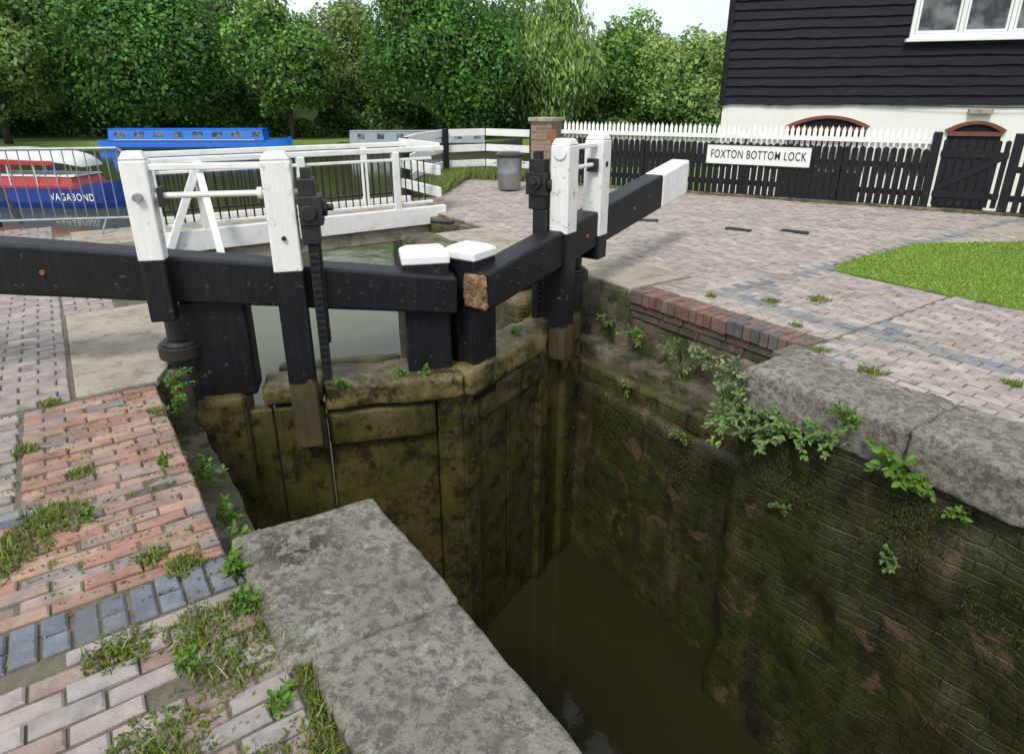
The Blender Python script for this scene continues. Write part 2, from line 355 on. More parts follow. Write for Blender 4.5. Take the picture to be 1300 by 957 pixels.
def colR(s,n):
    if 3.40<s<3.58 and n>4.9: return PBAND
    if 4.72<n<4.90 and s<3.62 and s>1.2: return PBAND
    if 2.0<s<2.3 and n<5.2: return PBAND+PR[:3]
    return PR
kr_=dict(inside=view,W=.082,L=.17,g=.010)
mb=MB()
bricks(mb,-2.5,2.28,4.03,15,PR,'s',seed=2,colf=colR,**kr_)
bricks(mb,2.30,4.05,4.42,15,PR,'s',seed=3,colf=colR,**kr_)
bricks(mb,4.07,5.0,5.0,15,PR,'s',seed=4,colf=colR,**kr_)
bricks(mb,5.0,17,4.75,15,PR,'s',seed=5,colf=colR,**kr_)
PE=[(.21,.105,.075),(.17,.09,.07),(.16,.10,.08),(.20,.13,.10),(.12,.09,.08)]
bricks(mb,3.0,4.08,4.165,4.405,PE,'n',L=.24,W=.066,seed=7,dep=.115,rough=1.5)
bricks(mb,2.31,2.99,4.165,4.405,[(.15,.11,.10),(.12,.115,.12),(.10,.10,.115),(.17,.11,.09)],'n',L=.24,W=.066,seed=8,dep=.115,rough=1.5)
for i_ in range(2):
    bricks(mb,2.33+.05*i_,4.08,4.19+.012*i_,4.40,[(.13,.075,.055),(.10,.065,.05),(.11,.08,.06),(.08,.07,.05),(.06,.065,.03)],'s',L=.215,W=.21,seed=70+i_,dep=.066,zoff=-.125-.076*i_,rough=.6)
mb.obj('pavement',M_brick,kind='structure')
mb=MB()
kw=dict(inside=view,W=.060,L=.185,g=.009,rough=1.6)
bricks(mb,2.32,3.0,-4,.24,PRED,'n',seed=12,miss=.03,**kw)
bricks(mb,3.0,3.13,-4,-.35,PBLUE,'n',seed=22,**kw)
bricks(mb,3.0,3.13,-.34,.24,PRED,'n',seed=23,**kw)
bricks(mb,3.14,4.26,-.42,.24,PRED,'n',seed=24,**kw)
bricks(mb,3.14,4.26,-5,-.44,PL,'n',seed=25,**kw)
bricks(mb,2.11,2.30,-4,.27,PBLUE,'s',L=.19,W=.074,inside=view,seed=13,rough=1.4)
kw['W']=.070
bricks(mb,-.5,2.09,-3,.28,PL+PRED[4:5]+PRED[7:],'n',seed=14,miss=.08,**kw)
bricks(mb,4.28,10.9,-12,-.2,PL,'n',inside=view,seed=15,W=.085,L=.18)
bricks(mb,6.2,10.0,-.18,.18,PL,'n',inside=view,seed=16,W=.085,L=.18)
mb.obj('pavement',M_brick,kind='structure')
# concrete slabs near gate anchors
def slab(pts,z=.006,name='pavement'):
    m_=MB(); m_.prism(pts,z-.05,z); return m_.obj(name,M_slab,bevel=.008,kind='structure')
slab([SN(4.29,-.17),SN(4.29,.26),SN(4.72,.45),SN(5.1,.47),SN(5.1,-.17)])
slab([SN(5.11,-.17),SN(5.11,.47),SN(6.15,.5),SN(6.15,-.17)],.002)
slab([SN(4.10,4.18),SN(4.98,4.18),SN(4.98,4.98),SN(4.10,4.98)])
slab([SN(5.0,3.55),SN(6.05,3.55),SN(6.05,4.72),SN(5.0,4.72)])
slab([SN(6.07,3.9),SN(7.45,3.9),SN(7.45,4.72),SN(6.07,4.72)],.003)
slab([XY(5.9,8.35),XY(12,7.6),XY(12,8.6),XY(7.0,9.0)],.012)

# grass patch
mb=MB(); mb.prism(GR,-.02,.012); mb.obj('grass',M_grass,kind='structure')
def blades(pts,h,w,cols,lean=.6,rs=3):
    R=np.random.RandomState(rs); n=len(pts); P=np.array(pts,dtype=float)
    a=R.rand(n)*6.283; hh=h*(.5+R.rand(n)); ln=lean*hh*R.rand(n); b=R.rand(n)*6.283
    side=np.stack([np.cos(a),np.sin(a),0*a],1)*w*.5; tip=np.stack([np.cos(b)*ln,np.sin(b)*ln,hh],1)
    mid=tip*.5+np.array([0,0,1])*hh[:,None]*.12
    q1=np.stack([P-side,P+side,P+mid+side*.7,P+mid-side*.7],1)
    q2=np.stack([P+mid-side*.7,P+mid+side*.7,P+tip+side*.1,P+tip-side*.1],1)
    C=np.array(cols)[R.randint(0,len(cols),n)]*(.75+.5*R.rand(n,1))
    return np.concatenate([q1,q2]),np.concatenate([C,C])
GC=[(.22,.36,.05),(.28,.42,.07),(.18,.31,.04),(.36,.40,.14)]
pts=[]
while len(pts)<32000:
    x=RR.uniform(3.3,9.3); y=RR.uniform(3.2,7.8)
    if inpoly(XY(x+RR.uniform(-.03,.03),y),GR) and x<.86*y+1.2: pts.append((x,y,.005))
V,C=blades(pts,.026,.012,GC,1.0); quads('grass',V,C,M_leaf,kind='stuff')
# edge and joint weeds
pts=[];mossp=[]
def patch(x,y,r,n,zz=0):
    for i in range(n):
        a=RR.uniform(0,6.283); q=r*RR.random()**.7*(1+.5*noise.noise(Vector((x*9+math.cos(a)*2,y*9+math.sin(a)*2,0)))); px,py=x+math.cos(a)*q,y+math.sin(a)*q
        (pts if i%6==0 else mossp).append((px,py,zz))
for (s,n,r,k) in [(3.05,-.75,.2,1300),(2.75,-.62,.22,1500),(2.55,-.95,.26,1600),(2.95,-.30,.13,860),(2.8,-.45,.15,800),(2.0,-.15,.10,560),(1.95,.1,.12,660),(2.32,.1,.08,300),(2.02,-.6,.12,500),(1.75,.15,.14,600),(1.55,-.1,.16,700),(3.3,-.2,.06,200),(3.7,-.4,.06,200),(1.25,.2,.18,800),(1.3,-.3,.2,900),(2.45,.0,.06,190),(4.28,-.3,.06,190),(3.8,.2,.05,180),(2.2,.28,.07,250),(1.1,-.7,.2,800),(1.9,-.9,.2,750),(.9,.1,.2,800)]:
    p=SN(s,n); patch(p.x,p.y,r,k)
for (s,n,r,k) in [(1.8,4.08,.09,160),(.8,4.1,.10,260),(2.9,5.3,.10,150),(1.2,4.6,.06,100),(3.1,4.9,.08,140),(2.6,4.5,.05,80),(.3,4.15,.1,200),(2.2,4.15,.07,120),(3.5,4.6,.05,80),(1.0,5.6,.05,80)]:
    p=SN(s,n); patch(p.x,p.y,r,k*2)
for i in range(900):
    j=RR.uniform(.2,9); p=F0+FD*j+FN*RR.uniform(.0,.1); pts.append((p.x,p.y,0))
for i in range(7000):  # weeds through joints
    s=RR.uniform(.6,4.2); n=-1.9+2.15*RR.random(); sp=.069 if s>2.3 else .079; row=round(s/sp)*sp
    if noise.noise(Vector((s*2.3,n*2.3,3)))<-.05: continue
    p=SN(row+RR.uniform(-.008,.008),n); mossp.append((p.x,p.y,-.006))
for i in range(5500):  # joint behind the near coping
    s=RR.uniform(.2,2.3); n=.27+.07*RR.random()+.03*math.sin(s*9); p=SN(s,n); (pts if i%4==0 else mossp).append((p.x,p.y,-.004))
GW=[(.14,.22,.03),(.22,.26,.05),(.10,.18,.025),(.36,.31,.15)]
V,C=blades(pts,.033,.006,GW,1.2,5); V2,C2=blades(mossp,.012,.011,[(.15,.22,.03),(.20,.25,.045),(.10,.17,.02),(.25,.23,.09)],1.5,6)
tall=[]
for i in range(5000):
    t=RR.random(); x=-1.85+.45*t+RR.uniform(-.05,.55); y=11.7+3.9*t+RR.uniform(-.1,.1)
    tall.append((x,y,-.01))
for i in range(2600):
    x=RR.uniform(-1.3,.4); tall.append((x,14.7+RR.uniform(-.3,1.2)-.2*(x+1.3),-.01))
V3,C3=blades(tall,.20,.02,[(.16,.25,.05),(.24,.31,.08),(.34,.34,.15),(.12,.2,.04)],.9,7)
quads('weed_grass',np.concatenate([V,V2,V3]),np.concatenate([C,C2,C3]),M_leaf,kind='stuff')

# ---------------------------------------------------------------- lock walls
stone('lock_wall',M_moss,-4.2,2.31,3.50,4.0,-4.3,-.25,r=.03,amp=.05,step=.09,seed=3,label='dark mossy brick lock chamber wall under coping stones',category='wall')
stone('lock_wall',M_moss,2.25,4.95,3.80,4.3,-4.3,-.92,r=.03,amp=.03,step=.09,seed=5,label='green slimy gate recess wall with a stone ledge',category='wall')
stone('lock_wall',M_moss2,2.27,4.9,3.88,4.3,-.96,-.74,r=.02,amp=.018,step=.05,seed=16,label='long dark stone ledge along the recess wall',category='wall')
stone('lock_wall',M_quoin,2.28,4.7,3.99,4.3,-.78,-.60,r=.02,amp=.018,step=.05,seed=6,label='mossy stone step above the recess ledge',category='wall')
stone('lock_wall',M_quoin,2.25,4.12,4.215,4.6,-.8,-.265,r=.015,amp=.014,step=.07,seed=7,label='weedy upper recess wall below red brick edging',category='wall')
stone('lock_wall',M_quoin,4.10,4.97,4.17,4.6,-.8,-.012,r=.015,amp=.014,step=.07,seed=17,label='brown stone quoin behind the gate heel',category='wall')
stone('lock_wall',M_moss2,4.95,7.5,3.5,4.1,-4.3,-.15,r=.03,amp=.02,step=.16,seed=8,label='brown stone wall of the canal tail',category='wall')
stone('lock_wall',M_moss2,7.4,10.3,4.6,5.1,-4.3,-.05,r=.03,amp=.02,step=.16,seed=18,label='brown stone bridge abutment wall',category='wall')
stone('lock_wall',M_moss,-4.2,2.31,.2,.80,-4.3,-.25,r=.03,amp=.02,step=.16,seed=9,label='dark chamber wall under grey coping stones',category='wall')
stone('lock_wall',M_quoin,2.2,4.75,.0,.48,-4.3,-.42,r=.04,amp=.03,step=.10,seed=10,label='brown green recess wall ledge beside the gate',category='wall')
stone('lock_wall',M_quoin,2.25,4.70,-.1,.25,-.6,-.012,r=.02,amp=.015,step=.08,seed=11,label='stained upper recess wall beside red brick paving',category='wall')
stone('lock_wall',M_quoin,4.36,4.78,.1,.46,-4.0,-.02,r=.05,amp=.02,step=.07,seed=15,label='worn stone hollow quoin beside the gate heel',category='wall')
stone('lock_wall',M_moss2,4.78,10.2,.05,.6,-4.3,-.02,r=.03,amp=.02,step=.16,seed=12,label='brown stone wall of the canal tail',category='wall')
# coping stones
def mosscol(v):
    s=v.dot(D); n=v.dot(N)
    f=max(0,1-((s-2.15)**2/.04+(n-.48)**2/.035)); return (f,f,f)
g='coping stones along the lock chamber'
stone('coping_stone',M_stone,1.583,2.33,.27,.86,-.28,.03,r=.022,amp=.012,step=.022,seed=1,col=mosscol,skew=-.10,label='large worn grey coping stone with lichen and moss',category='coping stone',group=g)
stone('coping_stone',M_stone,.35,1.580,.34,.85,-.28,.029,r=.022,amp=.012,step=.025,seed=2,skew=-.10,label='grey coping stone on the lock side',category='coping stone',group=g)
stone('coping_stone',M_stone,-.9,.34,.36,.84,-.26,.03,r=.03,amp=.012,step=.05,seed=3,label='grey coping stone on the lock side',category='coping stone',group=g)
stone('coping_stone',M_stone,1.272,2.30,3.44,4.02,-.28,.020,r=.035,amp=.024,step=.026,seed=4,label='rounded dirty coping stone at the recess corner',category='coping stone',group=g)
stone('coping_stone',M_stone,.0,1.268,3.44,4.01,-.275,.02,r=.035,amp=.022,step=.028,seed=4,label='rounded weathered coping stone above mossy wall',category='coping stone',group=g)
stone('coping_stone',M_stone,-1.3,-.01,3.45,4.00,-.27,.02,r=.04,amp=.022,step=.05,seed=4,label='rounded weathered coping stone above mossy wall',category='coping stone',group=g)
stone('coping_stone',M_quoin,6.07,7.5,3.46,3.89,-.2,.02,r=.04,amp=.018,step=.05,seed=20,label='brown worn coping stone beside the canal tail',category='coping stone',group=g)

# ---------------------------------------------------------------- lock gates
Mw=SN(3.74,2.15)
def leaf(side):
    sg=-1 if side=='L' else 1
    e=(D*.371+N*(.928*sg)).normalized(); gv=(-D*.928+N*(.371*sg)).normalized()
    P=lambda k,g,z: Mw+e*k+gv*g+Z*z
    root=thing('lock_gate',P(1.85,-.15,-2.9),'black and white timber lock gate leaf with balance beam',"lock gate",group='pair of mitred lock gate leaves')
    def bx(mb,k0,k1,g0,g1,z0,z1,m=0): mb.box(Mw,e,gv,k0,k1,g0,g1,z0,z1,m)
    def part(name,mat,k0,k1,g0,g1,z0,z1,bv=.02,seg=3):
        mb=MB(); bx(mb,k0,k1,g0,g1,z0,z1); return mb.obj(name,mat,root,bevel=bv,seg=seg)
    def worn(name,mat,k0,k1,g0,g1,z0,z1,amp=.014,st=.035):
        # timber block with ragged, rounded, weathered edges
        L=(k1-k0,g1-g0,z1-z0); cnt=[max(2,int(round(l/st))) for l in L]; r=.035; vs=[];ix={};fs=[]
        def vt(i,j,k):
            if (i,j,k) not in ix:
                p=Vector((i/cnt[0]*L[0],j/cnt[1]*L[1],k/cnt[2]*L[2])); q=Vector([min(max(p[a],r),L[a]-r) for a in range(3)]); d=p-q
                if d.length>r: p=q+d.normalized()*r
                w=P(k0+p[0],g0+p[1],z0+p[2]); nz=noise.noise_vector(Vector((p[0]*5,p[1]*14,p[2]*14+k0)))*amp+noise.noise_vector(Vector((p[0]*14,p[1]*45,p[2]*45)))*amp*.45
                ix[(i,j,k)]=len(vs); vs.append(w+nz)
            return ix[(i,j,k)]
        a,b,c=cnt
        for i in range(a):
            for j in range(b):
                for k in(0,c): fs.append((vt(i,j,k),vt(i+1,j,k),vt(i+1,j+1,k),vt(i,j+1,k)))
            for k in range(c):
                for j in(0,b): fs.append((vt(i,j,k),vt(i+1,j,k),vt(i+1,j,k+1),vt(i,j,k+1)))
        for j in range(b):
            for k in range(c):
                for i in(0,a): fs.append((vt(i,j,k),vt(i,j+1,k),vt(i,j+1,k+1),vt(i,j,k+1)))
        mb=MB(); mb.add(vs,fs); return mb.obj(name,mat,root,smooth=True)
    if side=='L': kb0,g0,g1,tz,bz,ts,bs,Lb=.02,-.20,.03,.50,.23,.137,.12,4.6
    else: kb0,g0,g1,tz,bz,ts,bs,Lb=.10,-.06,.16,.50,.23,.118,.092,4.15
    def beamseg(k0,k1,name,mat,gr=0):
        mb=MB(); ns=max(1,int((k1-k0)/.12)); ring=[]
        for i in range(ns+1):
            k=k0+(k1-k0)*i/ns; q=[]
            for j,(g_,z_) in enumerate(((g0-gr,bz+bs*k-gr),(g1+gr,bz+bs*k-gr),(g1+gr,tz+ts*k+gr),(g0-gr,tz+ts*k+gr))):
                nn=.006*noise.noise(Vector((k*4,j*3.3,sg*5)))
                q.append(P(k,g_+nn,z_+nn))
            ring.append(q)
        vs=[p for q in ring for p in q]
        fs=[(i*4+j,i*4+(j+1)%4,(i+1)*4+(j+1)%4,(i+1)*4+j) for i in range(ns) for j in range(4)]+[(0,1,2,3),(ns*4,ns*4+1,ns*4+2,ns*4+3)]
        mb.add(vs,fs)
        return mb.obj(name,mat,root,bevel=.022,seg=3)
    if side=='L':
        beamseg(kb0,Lb,'balance_beam',M_black)
    else:
        beamseg(kb0+.035,3.36,'balance_beam',M_black); beamseg(3.36,Lb,'beam_end',M_white,.002)
        r=beamseg(kb0-.01,kb0+.036,'beam_end',M_rot,-.012)
        dm=r.modifiers.new('s','SUBSURF'); dm.subdivision_type='SIMPLE'; dm.levels=dm.render_levels=3
        tx=bpy.data.textures.new('rot','CLOUDS'); tx.noise_scale=.05; di=r.modifiers.new('d','DISPLACE'); di.texture=tx; di.strength=.035
    def bolt(p,q,r0,r1,mat=None):
        mb=MB(); mb.cyl(p,q,r0,r1,8); mb.obj('bolt',mat or M_iron,root)
    for k in ([.12,.40,.75] if side=='L' else [.5,.85]):
        for dz in(.3,.7):
            z=(bz+bs*k)*(1-dz)+(tz+ts*k)*dz; bolt(P(k,g1-.01,z),P(k,g1+.014,z),.014,.012)
    for k in ([2.5,2.9] if side=='L' else [1.6,2.6]):
        z=(bz+bs*k+tz+ts*k)/2; bolt(P(k,g1-.01,z),P(k,g1+.015,z),.018,.015,M_rust)
    if side=='L': mk0,mk1,mg0,mg1=.06,.38,-.36,-.06
    else: mk0,mk1,mg0,mg1=.12,.39,-.24,.04
    part('mitre_post',M_black,mk0,mk1,mg0,mg1,-.5,.60)
    mb=MB(); a=.006; bx(mb,mk0-a,mk1+a,mg0-a,mg1+a,.585,.645)
    mb.hexa([P(k,g,z) for z,i in((.644,-a),(.672,.04)) for k,g in((mk0+i,mg0+i),(mk1-i,mg0+i),(mk1-i,mg1-i),(mk0+i,mg1-i))])
    mb.obj('post_cap',M_white,root,bevel=.01)
    if side=='L':
        worn('top_rail',M_gtop,.0,.98,-.34,.07,-.40,-.20); worn('top_rail',M_gtop,.985,1.40,-.34,-.01,-.36,-.22)
        worn('walkway_board',M_gtop,.42,1.32,-.46,-.345,-.29,-.19,.006)
    else:
        worn('top_rail',M_gtop,.0,1.12,-.30,.07,-.42,-.20); worn('top_rail',M_gtop,1.125,1.5,-.30,.02,-.42,-.22)
    R=random.Random(3 if side=='L' else 4)
    mb=MB()
    for (ka_,kb_) in (((.2,.985),(1.0,1.34),(1.345,1.75)) if side=='L' else ((.2,.62),(.63,1.09),(1.1,1.4),(1.41,1.75))):
        bx(mb,ka_,kb_-.008,-.12,-.02+R.uniform(-.012,.012),-3.4,-.38)
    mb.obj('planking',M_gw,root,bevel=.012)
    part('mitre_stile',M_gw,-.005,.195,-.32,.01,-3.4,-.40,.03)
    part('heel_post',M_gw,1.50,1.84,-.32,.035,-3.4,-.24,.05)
    if side=='L':
        part('stile',M_gw,.99,1.12,-.1,.025,-3.4,-.38,.02); worn('cross_rail',M_gw,.205,.98,-.08,.035,-.70,-.42,.008)
    else:
        part('stile',M_gw,1.08,1.22,-.1,.03,-3.4,-.42,.02); worn('cross_rail',M_gw,.205,1.07,-.08,.03,-.70,-.44,.008)
    for z in(-.5,-.68,-1.0,-1.45,-1.9,-2.3):
        for k in(.1,1.58,1.74): bolt(P(k,-.02,z),P(k,.052 if k>1 else .025,z),.02,.015)
    bolt(P(.7,.0,-.56),P(.7,.055,-.56),.022,.018)
    part('heel_post',M_black,1.42,1.83,-.28,-.04,-.27,bz+bs*1.5+.02,.03)
    mb=MB(); c0=P(1.86,-.10,.05); mb.cyl(c0+Z*-.3,c0+Z*.0,.10,.10,20); mb.cyl(c0,c0+Z*.09,.145,.145,24); mb.cyl(c0+Z*.09,c0+Z*.12,.125,.11,24); mb.cyl(c0+Z*.12,c0+Z*.3,.08,.08,14)
    mb.obj('iron_collar',M_iron,root,bevel=.008)
    def post(kc,zb,zt,zw,w_,g0_,g1_,zblk):
        mb=MB(); h=w_/2
        mb.hexa([P(kc-h,g0_,zb),P(kc+h,g0_,zb),P(kc+h,g1_,zb),P(kc-h,g1_,zb),P(kc-h,g0_,zt-.05),P(kc+h,g0_,zt-.05),P(kc+h,g1_,zt-.05),P(kc-h,g1_,zt-.05)])
        mb.hexa([P(kc-h,g0_,zt-.049),P(kc+h,g0_,zt-.049),P(kc+h,g1_,zt-.049),P(kc-h,g1_,zt-.049),P(kc-h*.65,g0_+.02,zt),P(kc+h*.65,g0_+.02,zt),P(kc+h*.65,g1_-.02,zt),P(kc-h*.65,g1_-.02,zt)])
        return mb.obj('paddle_post',zpaint('post_paint',zw,zblk),root,bevel=.012,seg=3)
    if side=='L':
        post(1.10,-.62,1.36,.64,.175,.03,.15,-.12); post(1.87,.36,1.375,.75,.145,.03,.14,-9); ka,kb,gg=1.10,1.87,.09; kr,gr=ka-.16,gg
    else:
        post(1.27,-.5,1.36,.62,.17,.02,.19,-.2); post(1.89,.28,1.37,.50,.17,.0,.18,-9); ka,kb,gg=1.27,1.89,.10; kr,gr=ka-.07,-.07
    mb=MB()
    mb.box(Mw,e,gv,ka,kb,gg-.03,gg+.03,1.265,1.30); mb.obj('top_bar',M_white,root,bevel=.006)
    mb=MB(); mb.cyl(P(ka-.2 if side=='L' else ka,gg,1.12),P(kb+.0,gg,1.12),.018,.018,12); 
    mb.cyl(P(kb-.12,gg,1.12),P(kb-.095,gg,1.12),.035,.035,12); mb.cyl(P(ka+.1,gg,1.12),P(ka+.125,gg,1.12),.035,.035,12)
    mb.obj('spindle',M_white,root,smooth=False)
    mb=MB(); mb.box(Mw,e,gv,kb-.125,kb-.1,gg-.05,gg+.05,1.06,1.17); mb.obj('bearing',M_iron,root)
    bolt(P(kb,g1,1.12),P(kb,gg+.085,1.12),.03,.025,M_galv if side=='L' else None); bolt(P(ka,gg,.85),P(ka,gg+.08,.85),.014,.014)
    mb=MB()
    bx(mb,kr-.03,kr+.03,gr-.06,gr-.0,-.15,1.26)
    z=.0
    while z<1.2: bx(mb,kr-.028,kr+.028,gr-.003,gr+.022,z,z+.022); z+=.045
    mb.obj('paddle_rack',M_iron,root)
    mb=MB()
    bx(mb,kr-.085,kr+.055,gr-.1,gr+.08,.92,1.10); bx(mb,kr-.055,kr+.055,gr-.09,gr+.06,.80,.925); bx(mb,kr-.05,kr+.05,gr-.08,gr+.05,1.095,1.20)
    mb.cyl(P(kr-.11,gr+.0,1.02),P(kr-.03,gr,1.02),.055,.055,14); mb.cyl(P(kr-.15,gr,1.02),P(kr-.06,gr,1.02),.022,.022,10)
    mb.cyl(P(kr,gr+.07,1.0),P(kr,gr+.11,1.0),.05,.05,12)
    mb.obj('gear_housing',M_iron,root,bevel=.008)
    if side=='R':
        part('gear_casing',M_iron,kr-.05,kr+.05,gr-.05,gr+.08,.58,.80,.006)
        mb=MB(); mb.cyl(P(ka-.03,gg-.10,1.34),P(ka-.03,gg-.10,1.42),.05,.035,12); mb.obj('post_bolt',M_rust,root)
        mb=MB(); mb.cyl(P(ka-.08,gg+.01,1.26),P(ka-.10,gg+.01,1.26),.06,.06,18); mb.obj('spindle_disc',M_white,root,bevel=.005)
    else:
        part('rack_guide',M_iron,kr-.045,kr+.03,gr-.12,gr-.055,.1,.92,.006)
    return root
leaf('L'); leaf('R')

# ---------------------------------------------------------------- footbridge
O3=Vector((0,0,0))
fb=thing('footbridge',SN(9.4,2.1,-.3),'white timber footbridge with black picket railings over the canal','footbridge')
def fbx(name,mat,s0,s1,n0,n1,z0,z1,bv=.01):
    mb=MB(); mb.box(O3,D,N,s0,s1,n0,n1,z0,z1); return mb.obj(name,mat,fb,bevel=bv)
fbx('deck',M_slab,8.98,10.07,.0,4.9,-.08,.03,0)
fbx('edge_beam',M_white,8.86,8.97,.85,4.9,-.16,.11); fbx('edge_beam',M_white,10.08,10.18,.85,4.9,-.16,.11)
fbx('girder',M_slab,8.93,10.1,.3,4.7,-.38,-.165,.02)
for s_ in(8.92,10.12):
    fbx('handrail',M_white,s_-.04,s_+.06,.85,4.9,.92,.99)
    fbx('picket_rail',M_white if s_<9 else M_iron,s_-.02,s_+.03,.9,4.7,.80,.84); fbx('picket_rail',M_white if s_<9 else M_iron,s_-.02,s_+.03,.9,4.7,.16,.20)
    mb=MB(); n=1.0
    while n<4.65:
        mb.cyl(SN(s_,n,.17),SN(s_,n,.82),.011,.011,6); n+=.105
    mb.obj('pickets',M_iron,fb)
    for n in(.92,2.72,4.1):
        fbx('bridge_post',M_white,s_-.055,s_+.045,n-.05,n+.05,-.1,.925,.008)
fbx('bridge_post',M_white,8.865,8.965,1.40,1.50,-.1,.925,.008)
n=1.45
mb=MB()
mb.hexa([SN(8.80,n-.55,-.15),SN(8.86,n-.55,-.15),SN(8.86,n-.45,-.15),SN(8.80,n-.45,-.15),SN(8.80,n-.05,.93),SN(8.86,n-.05,.93),SN(8.86,n+.05,.93),SN(8.80,n+.05,.93)])
mb.obj('brace',M_white,fb,bevel=.006)
mb=MB(); mb.hexa([SN(8.2,n-.04,-.15),SN(8.3,n-.04,-.15),SN(8.3,n+.04,-.15),SN(8.2,n+.04,-.15),SN(8.8,n-.04,.8),SN(8.86,n-.04,.8),SN(8.86,n+.04,.8),SN(8.8,n+.04,.8)])
mb.obj('brace',M_white,fb,bevel=.006)
# white rail fence
rf=thing('rail_fence',XY(-1.9,11.5,0),'white three rail fence on black posts by the canal','fence')
fp=[SN(8.95,4.9),XY(-1.82,11.3),XY(-1.78,12.9),XY(-1.45,14.5),XY(-.6,15.0),XY(.45,14.3)]
for zt in(.96,.63,.30):
    for i,(a,b) in enumerate(zip(fp[:-1],fp[1:])):
        d=(b-a).normalized(); nn=d.cross(Z)
        mb=MB(); L=(b-a).length; mb.box(a,d,nn,-.02,L+.02,-.095+.003*i,-.035-.003*i,zt-.075,zt+.075); mb.obj('rail',M_white,rf,bevel=.008)
for i,p in enumerate([fp[1],fp[3],fp[5]]):
    mb=MB(); mb.box(p,D,N,-.06,.06,-.06,.06,-.1,1.05); mb.obj('post',M_black,rf,bevel=.01)

# brick pillar
bp=thing('brick_pillar',XY(.72,13.95,0),'brown brick pillar with stone cap at the fence end','pillar')
mb=MB(); mb.box(XY(.72,13.95),FD,FN,-.24,.24,-.24,.24,-.1,1.22); mb.obj('shaft',brickmat('pillar_brick',(.22,.13,.085),(.32,.22,.15),(.3,.28,.24)),bp)
mb=MB(); mb.box(XY(.72,13.95),FD,FN,-.29,.29,-.29,.29,1.22,1.30); mb.obj('cap',M_slab,bp,bevel=.015)

# picket fence with sign and gate
pf=thing('picket_fence',F0,'long picket fence, black below with white pointed tops','fence')
def pale(mb,o,w,z0,z1,t0=0,t1=.022,pt=.06):
    h=w/2; pts=[]
    for t in(t0,t1):
        pts+=[o-FD*h+FN*t+Z*z0,o+FD*h+FN*t+Z*z0,o+FD*h+FN*t+Z*(z1-pt),o+FN*t+Z*z1,o-FD*h+FN*t+Z*(z1-pt)]
    mb.add(pts,[(0,1,2,3,4),(9,8,7,6,5)]+[(i,(i+1)%5,5+(i+1)%5,5+i) for i in range(5)])
mb=MB(); j=.2; R=random.Random(5)
while j<6.5: pale(mb,F0+FD*j,.090,.04,.94+R.uniform(-.01,.01),pt=.03); j+=.110
mb.obj('pales',M_black,pf)
mb=MB(); j=.16
while j<6.52: pale(mb,F0+FD*j,.056,.5,1.235+R.uniform(-.01,.01),-.085,-.066); j+=.088
mb.obj('pales',M_white,pf)
mb=MB(); j=7.75
while j<14: pale(mb,F0+FD*j,.080,.04,1.15+R.uniform(-.012,.012),pt=.03); j+=.110
mb.obj('pales',M_black,pf)
for z0 in(.2,.62):
    for (a,b) in((.1,6.56),(7.62,14)):
        mb=MB(); mb.box(F0,FD,FN,a,b,-.06,-.003,z0,z0+.09); mb.obj('rail',M_black,pf)
mb=MB(); mb.box(F0,FD,FN,.1,6.56,-.064,-.01,1.0,1.07); mb.obj('rail',M_white,pf)
mb=MB(); mb.box(F0,FD,FN,.1,14,-.08,.06,-.05,.045); mb.obj('kerb',M_quoin,pf,bevel=.01)
for j in(.15,1.9,3.7,5.3):
    mb=MB(); mb.box(F0,FD,FN,j-.05,j+.05,-.19,-.09,-.05,1.0); mb.obj('post',M_black,pf)
for j in(6.58,7.60):
    mb=MB(); mb.box(F0,FD,FN,j-.06,j+.06,-.07,.04,-.05,1.18); mb.obj('gate_post',M_black,pf,bevel=.01)
gt=thing('picket_gate',F0+FD*7.1,'black picket garden gate with diagonal brace','gate')
mb=MB(); j=6.71
while j<7.5: pale(mb,F0+FD*j,.070,.09,1.08,-.01,.012,.02); j+=.110
mb.obj('pales',M_black,gt)
for z0 in(.22,.82):
    mb=MB(); mb.box(F0,FD,FN,6.66,7.52,.014,.045,z0,z0+.09); mb.obj('gate_rail',M_black,gt)
a=F0+FD*6.7+FN*.016; b=F0+FD*7.46+FN*.016
mb=MB(); mb.hexa([a+Z*.3,b+Z*.79,b+FN*.03+Z*.79,a+FN*.03+Z*.3,a+Z*.4,b+Z*.89,b+FN*.03+Z*.89,a+FN*.03+Z*.4]); mb.obj('gate_brace',M_black,gt)
sg=thing('sign_board',F0+FD*3.96+FN*.05+Z*.55,'white sign reading FOXTON BOTTOM LOCK on the picket fence','sign')
mb=MB(); mb.box(F0,FD,FN,3.08,4.85,.026,.05,.55,.90); mb.obj('board',M_whiteclean,sg,bevel=.004)
mb=MB()
for q in((3.08,4.85,.885,.902),(3.08,4.85,.548,.565)): mb.box(F0,FD,FN,q[0]-.004,q[1]+.004,.03,.054,q[2],q[3])
for q in((3.076,3.095),(4.835,4.854)): mb.box(F0,FD,FN,q[0],q[1],.03,.054,.562,.888)
mb.obj('border',M_letter,sg)
